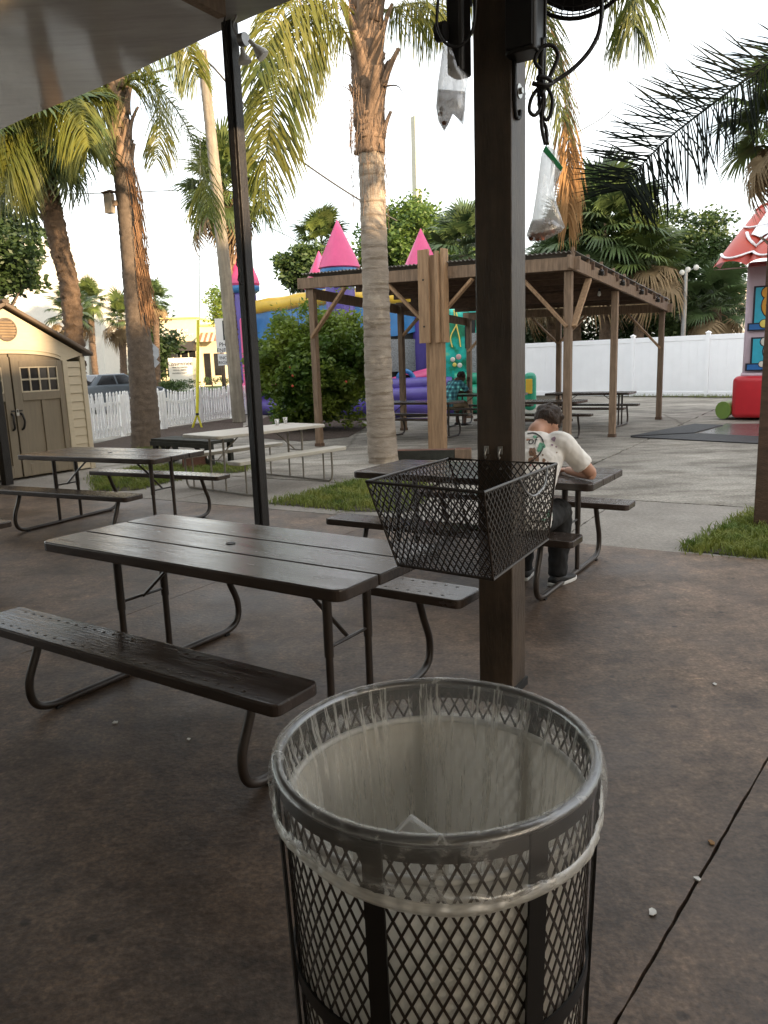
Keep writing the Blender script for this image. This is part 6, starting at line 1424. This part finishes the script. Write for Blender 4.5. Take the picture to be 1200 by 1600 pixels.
mn = thing('monument_sign', 'white street-side sign board lettered in black before the shop building', 'sign', tuple(g0(284, 592, 58))); q = mn.location.copy(); ym = 58.0
bd = bx_(262, 299, 559, ym, .5, .0, 'board', 'sign_white', mn, q); bx_(299.2, 304, 559, ym + .05, .5, 0, 'side_column', 'stucco', mn, q); bx_(267, 276, 553.5, ym + .1, .3, PY(271, 558, ym).z, 'crest', 'ink_black', mn, q)
text('Kissimmee', .44, 'ink_black', 'lettering', mn, PY(281, 571, ym - .02) - q, (R(90), 0, 0), .006); text('HEALTH CENTER', .15, 'ink_black', 'lettering', mn, PY(281, 575, ym - .02) - q, (R(90), 0, 0), .006)
text('MEDICAL  DENTAL', .12, 'ink_black', 'lettering', mn, PY(281, 579, ym - .02) - q, (R(90), 0, 0), .006); text('NEW PATIENTS WELCOME', .09, 'ink_black', 'lettering', mn, PY(281, 583.5, ym - .02) - q, (R(90), 0, 0), .006)
def shrub(x, y, Y, rx, rz__, lab, k, mt='leaf_tree'):
    b = g0(x, y, Y); t = thing('low_shrub', lab, 'shrub', tuple(b), 0, 'shrubs across the street'); rr2 = random.Random(k)
    cs2 = [(rr2.uniform(-1, 1) * rx, rr2.uniform(-.5, .5), rz__ * rr2.uniform(.3, 1)) for _ in range(26)]; leaves(cs2, 50, .25, .13, k).build('foliage', mt, t); MB().tube([(0, 0, 0), (.02, 0, rz__ * .6)], .05, 6).build('stem', 'branch', t)
shrub(240, 590, 53, .9, .7, 'low shrub at the foot of the far fan palm', 201); shrub(275, 590, 55, 1.3, .7, 'low clipped shrub under the lettered sign board', 202); shrub(268, 600, 50, .7, .8, 'rounder shrub nearest the street before the sign board', 203); shrub(330, 580, 64, 2.0, .7, 'long low shrub by the shop windows', 204)
hd_ = thing('hedge', 'clipped green hedge across the street left of the palms', 'hedge', tuple(g0(185, 585, 56)))
leaves([(rnd.uniform(-3.0, 2.2), rnd.uniform(-.6, .6), rnd.uniform(.2, 1.4)) for _ in range(150)], 60, .3, .14, 300).build('foliage', 'leaf_bush', hd_); MB().box((-.4, 0, .65), (5.2, 1.0, 1.25)).build('core', 'hedge', hd_)
# white steep-sided building behind the leaning palm
wbq = thing('white_building', 'white steep-sided building behind the leaning booted palm', 'building', tuple(g0(90, 590, 50))); q = wbq.location.copy()
pts_ = [PY(x, y, 50) - q for x, y in ((-40, 600), (140, 600), (136, 462), (124, 440), (98, 372), (50, 372), (-40, 372))]
MB().add([Vector((p.x, 0, max(p.z, 0))) for p in pts_] + [Vector((p.x, 8, max(p.z, 0))) for p in pts_], [tuple(range(7)), tuple(range(13, 6, -1))] + [(i, (i + 1) % 7, 7 + (i + 1) % 7, 7 + i) for i in range(7)]).build('wall', 'wall_white', wbq)
MB().bar(pts_[4] + Vector((0, -.06, 0)), pts_[3] + Vector((0, -.06, 0)), .1, .25).build('edge_trim', 'white_paint', wbq); bx_(137, 152, 456, 49, 3, 0, 'low_wall', 'wall_white', wbq, q)
ab = thing('apartment_block', 'distant cream apartment block behind the inflatable house', 'building', tuple(g0(1155, 545, 150))); q = ab.location.copy()
bx_(1136, 1185, 441, 150, 20, 0, 'tower', 'apartment', ab, q); bx_(1130, 1185, 443, 148.5, 23, PY(1150, 446, 150).z, 'roof_slab', 'apartment', ab, q); bx_(1142, 1147, 436, 152, 3, PY(1150, 442, 150).z, 'roof_hut', 'apartment', ab, q)
for k in range(5):
    for x in (1148, 1158):
        p = PY(x + 3, 452 + k * 11, 149.9) - q; w2 = MB().box((p.x, p.y, p.z), (.8, .1, .9)).build('window', 'glass_dark', ab)
    p = PY(1134, 456 + k * 11, 149) - q; MB().box((p.x, p.y, p.z), (1.4, 2.0, .5)).build('balcony', 'apartment', ab)
gwall = thing('grey_roof_building', 'low grey building roof between fence and apartment block', 'building', tuple(g0(1160, 545, 60))); q = gwall.location.copy()
bx_(1138, 1215, 475, 60, 8, 0, 'wall', 'sign_grey', gwall, q); bx_(1136, 1216, 473, 59.7, 8.6, PY(1160, 476, 60).z, 'roof_edge', 'tan_wall', gwall, q)

# ================================================================ CAR
cr_ = thing('parked_car', 'grey sedan seen from behind on the street past the picket fence', 'car', tuple(g0(176, 640, 31)), R(-32))
def carbody():
    # side profile lofted across the width; local y = length (rear at -2.3), x = width
    pf_ = [(-2.35, .35), (-2.38, .62), (-2.30, .98), (-1.75, 1.03), (-1.5, 1.04), (1.0, .98), (1.9, .86), (2.3, .66), (2.35, .38)]
    mb = MB(); n = len(pf_); vs = []
    for x, s in ((-.88, .93), (-.86, .99), (-.70, 1.0), (0, 1.01), (.70, 1.0), (.86, .99), (.88, .93)):
        for y, z in pf_: vs.append((x, y * (1 if abs(x) < .8 else .985), .35 + (z - .35) * s))
    mb.add(vs, [(i * n + j, i * n + j + 1, (i + 1) * n + j + 1, (i + 1) * n + j) for i in range(6) for j in range(n - 1)] + [tuple(range(n)), tuple(6 * n + j for j in range(n - 1, -1, -1))]); return mb
carbody().build('body', 'car_paint', cr_, smooth='auto')
cabp = [(-1.55, 1.02), (-.95, 1.44), (.25, 1.46), (1.1, .98)]; mb = MB(); vs = []
for x, s in ((-.80, 0), (-.62, 1), (.62, 1), (.80, 0)): pass
def cab(y, z, s): return (s * (.80 - .2 * (z - .98) / .48), y, z)
vs = [cab(y, z, -1) for y, z in cabp] + [cab(y, z, 1) for y, z in cabp]
cb_ = MB().add(vs, [(0, 1, 2, 3), (7, 6, 5, 4), (0, 4, 5, 1), (1, 5, 6, 2), (2, 6, 7, 3)]).build('cabin', 'car_paint', cr_, bevel=.03)
def panel(pts, nm, off): MB().add([Vector(p) + Vector(off) for p in pts], [tuple(range(len(pts)))]).build(nm, 'glass_dark', cr_)
def L4(a, b, t): return Vector(a).lerp(Vector(b), t)
bl_, tl_, br2, tr2 = map(Vector, (cab(-1.55, 1.02, -1), cab(-.95, 1.44, -1), cab(-1.55, 1.02, 1), cab(-.95, 1.44, 1)))
panel([L4(bl_.lerp(br2, .07), tl_.lerp(tr2, .07), .1), L4(bl_.lerp(br2, .93), tl_.lerp(tr2, .93), .1), L4(bl_.lerp(br2, .93), tl_.lerp(tr2, .93), .88), L4(bl_.lerp(br2, .07), tl_.lerp(tr2, .07), .88)], 'rear_window', (0, -.012, .012))
for s in (-1, 1):
    for y0_, y1_, y2_, y3_ in ((-1.25, -.32, -.32, -.85), (-.24, .85, .22, -.24)): panel([cab(y0_, 1.06, s), cab(y1_, 1.06, s), cab(y2_, 1.40, s), cab(y3_, 1.40, s)], 'side_window', (s * .012, 0, 0))
    MB().box((s * .70, -2.34, .80), (.34, .10, .20)).build('tail_light', 'tail_red', cr_, bevel=.02)
    for y in (-1.45, 1.45):
        wl = MB().lathe([(.0, -.1), (.29, -.1), (.32, -.06), (.32, .06), (.29, .1), (0, .1)], 20, caps=False).build('wheel', 'car_dark', cr_, loc=(s * .80, y, .32), rot=(0, R(90), 0), smooth='auto'); MB().lathe([(0, .105), (.19, .105), (.2, .09), (.2, -.09), (.19, -.105), (0, -.105)], 16, caps=False).build('rim', 'steel', wl)
MB().bar((-.72, -2.22, 1.06), (.72, -2.22, 1.06), .14, .03).build('spoiler', 'car_paint', cr_, bevel=.01); MB().box((0, -2.385, .70), (.42, .03, .14)).build('license_plate', 'plate', cr_); MB().box((0, -2.36, .45), (1.7, .10, .16)).build('bumper', 'car_paint', cr_, bevel=.03)
bpy.context.view_layer.update()
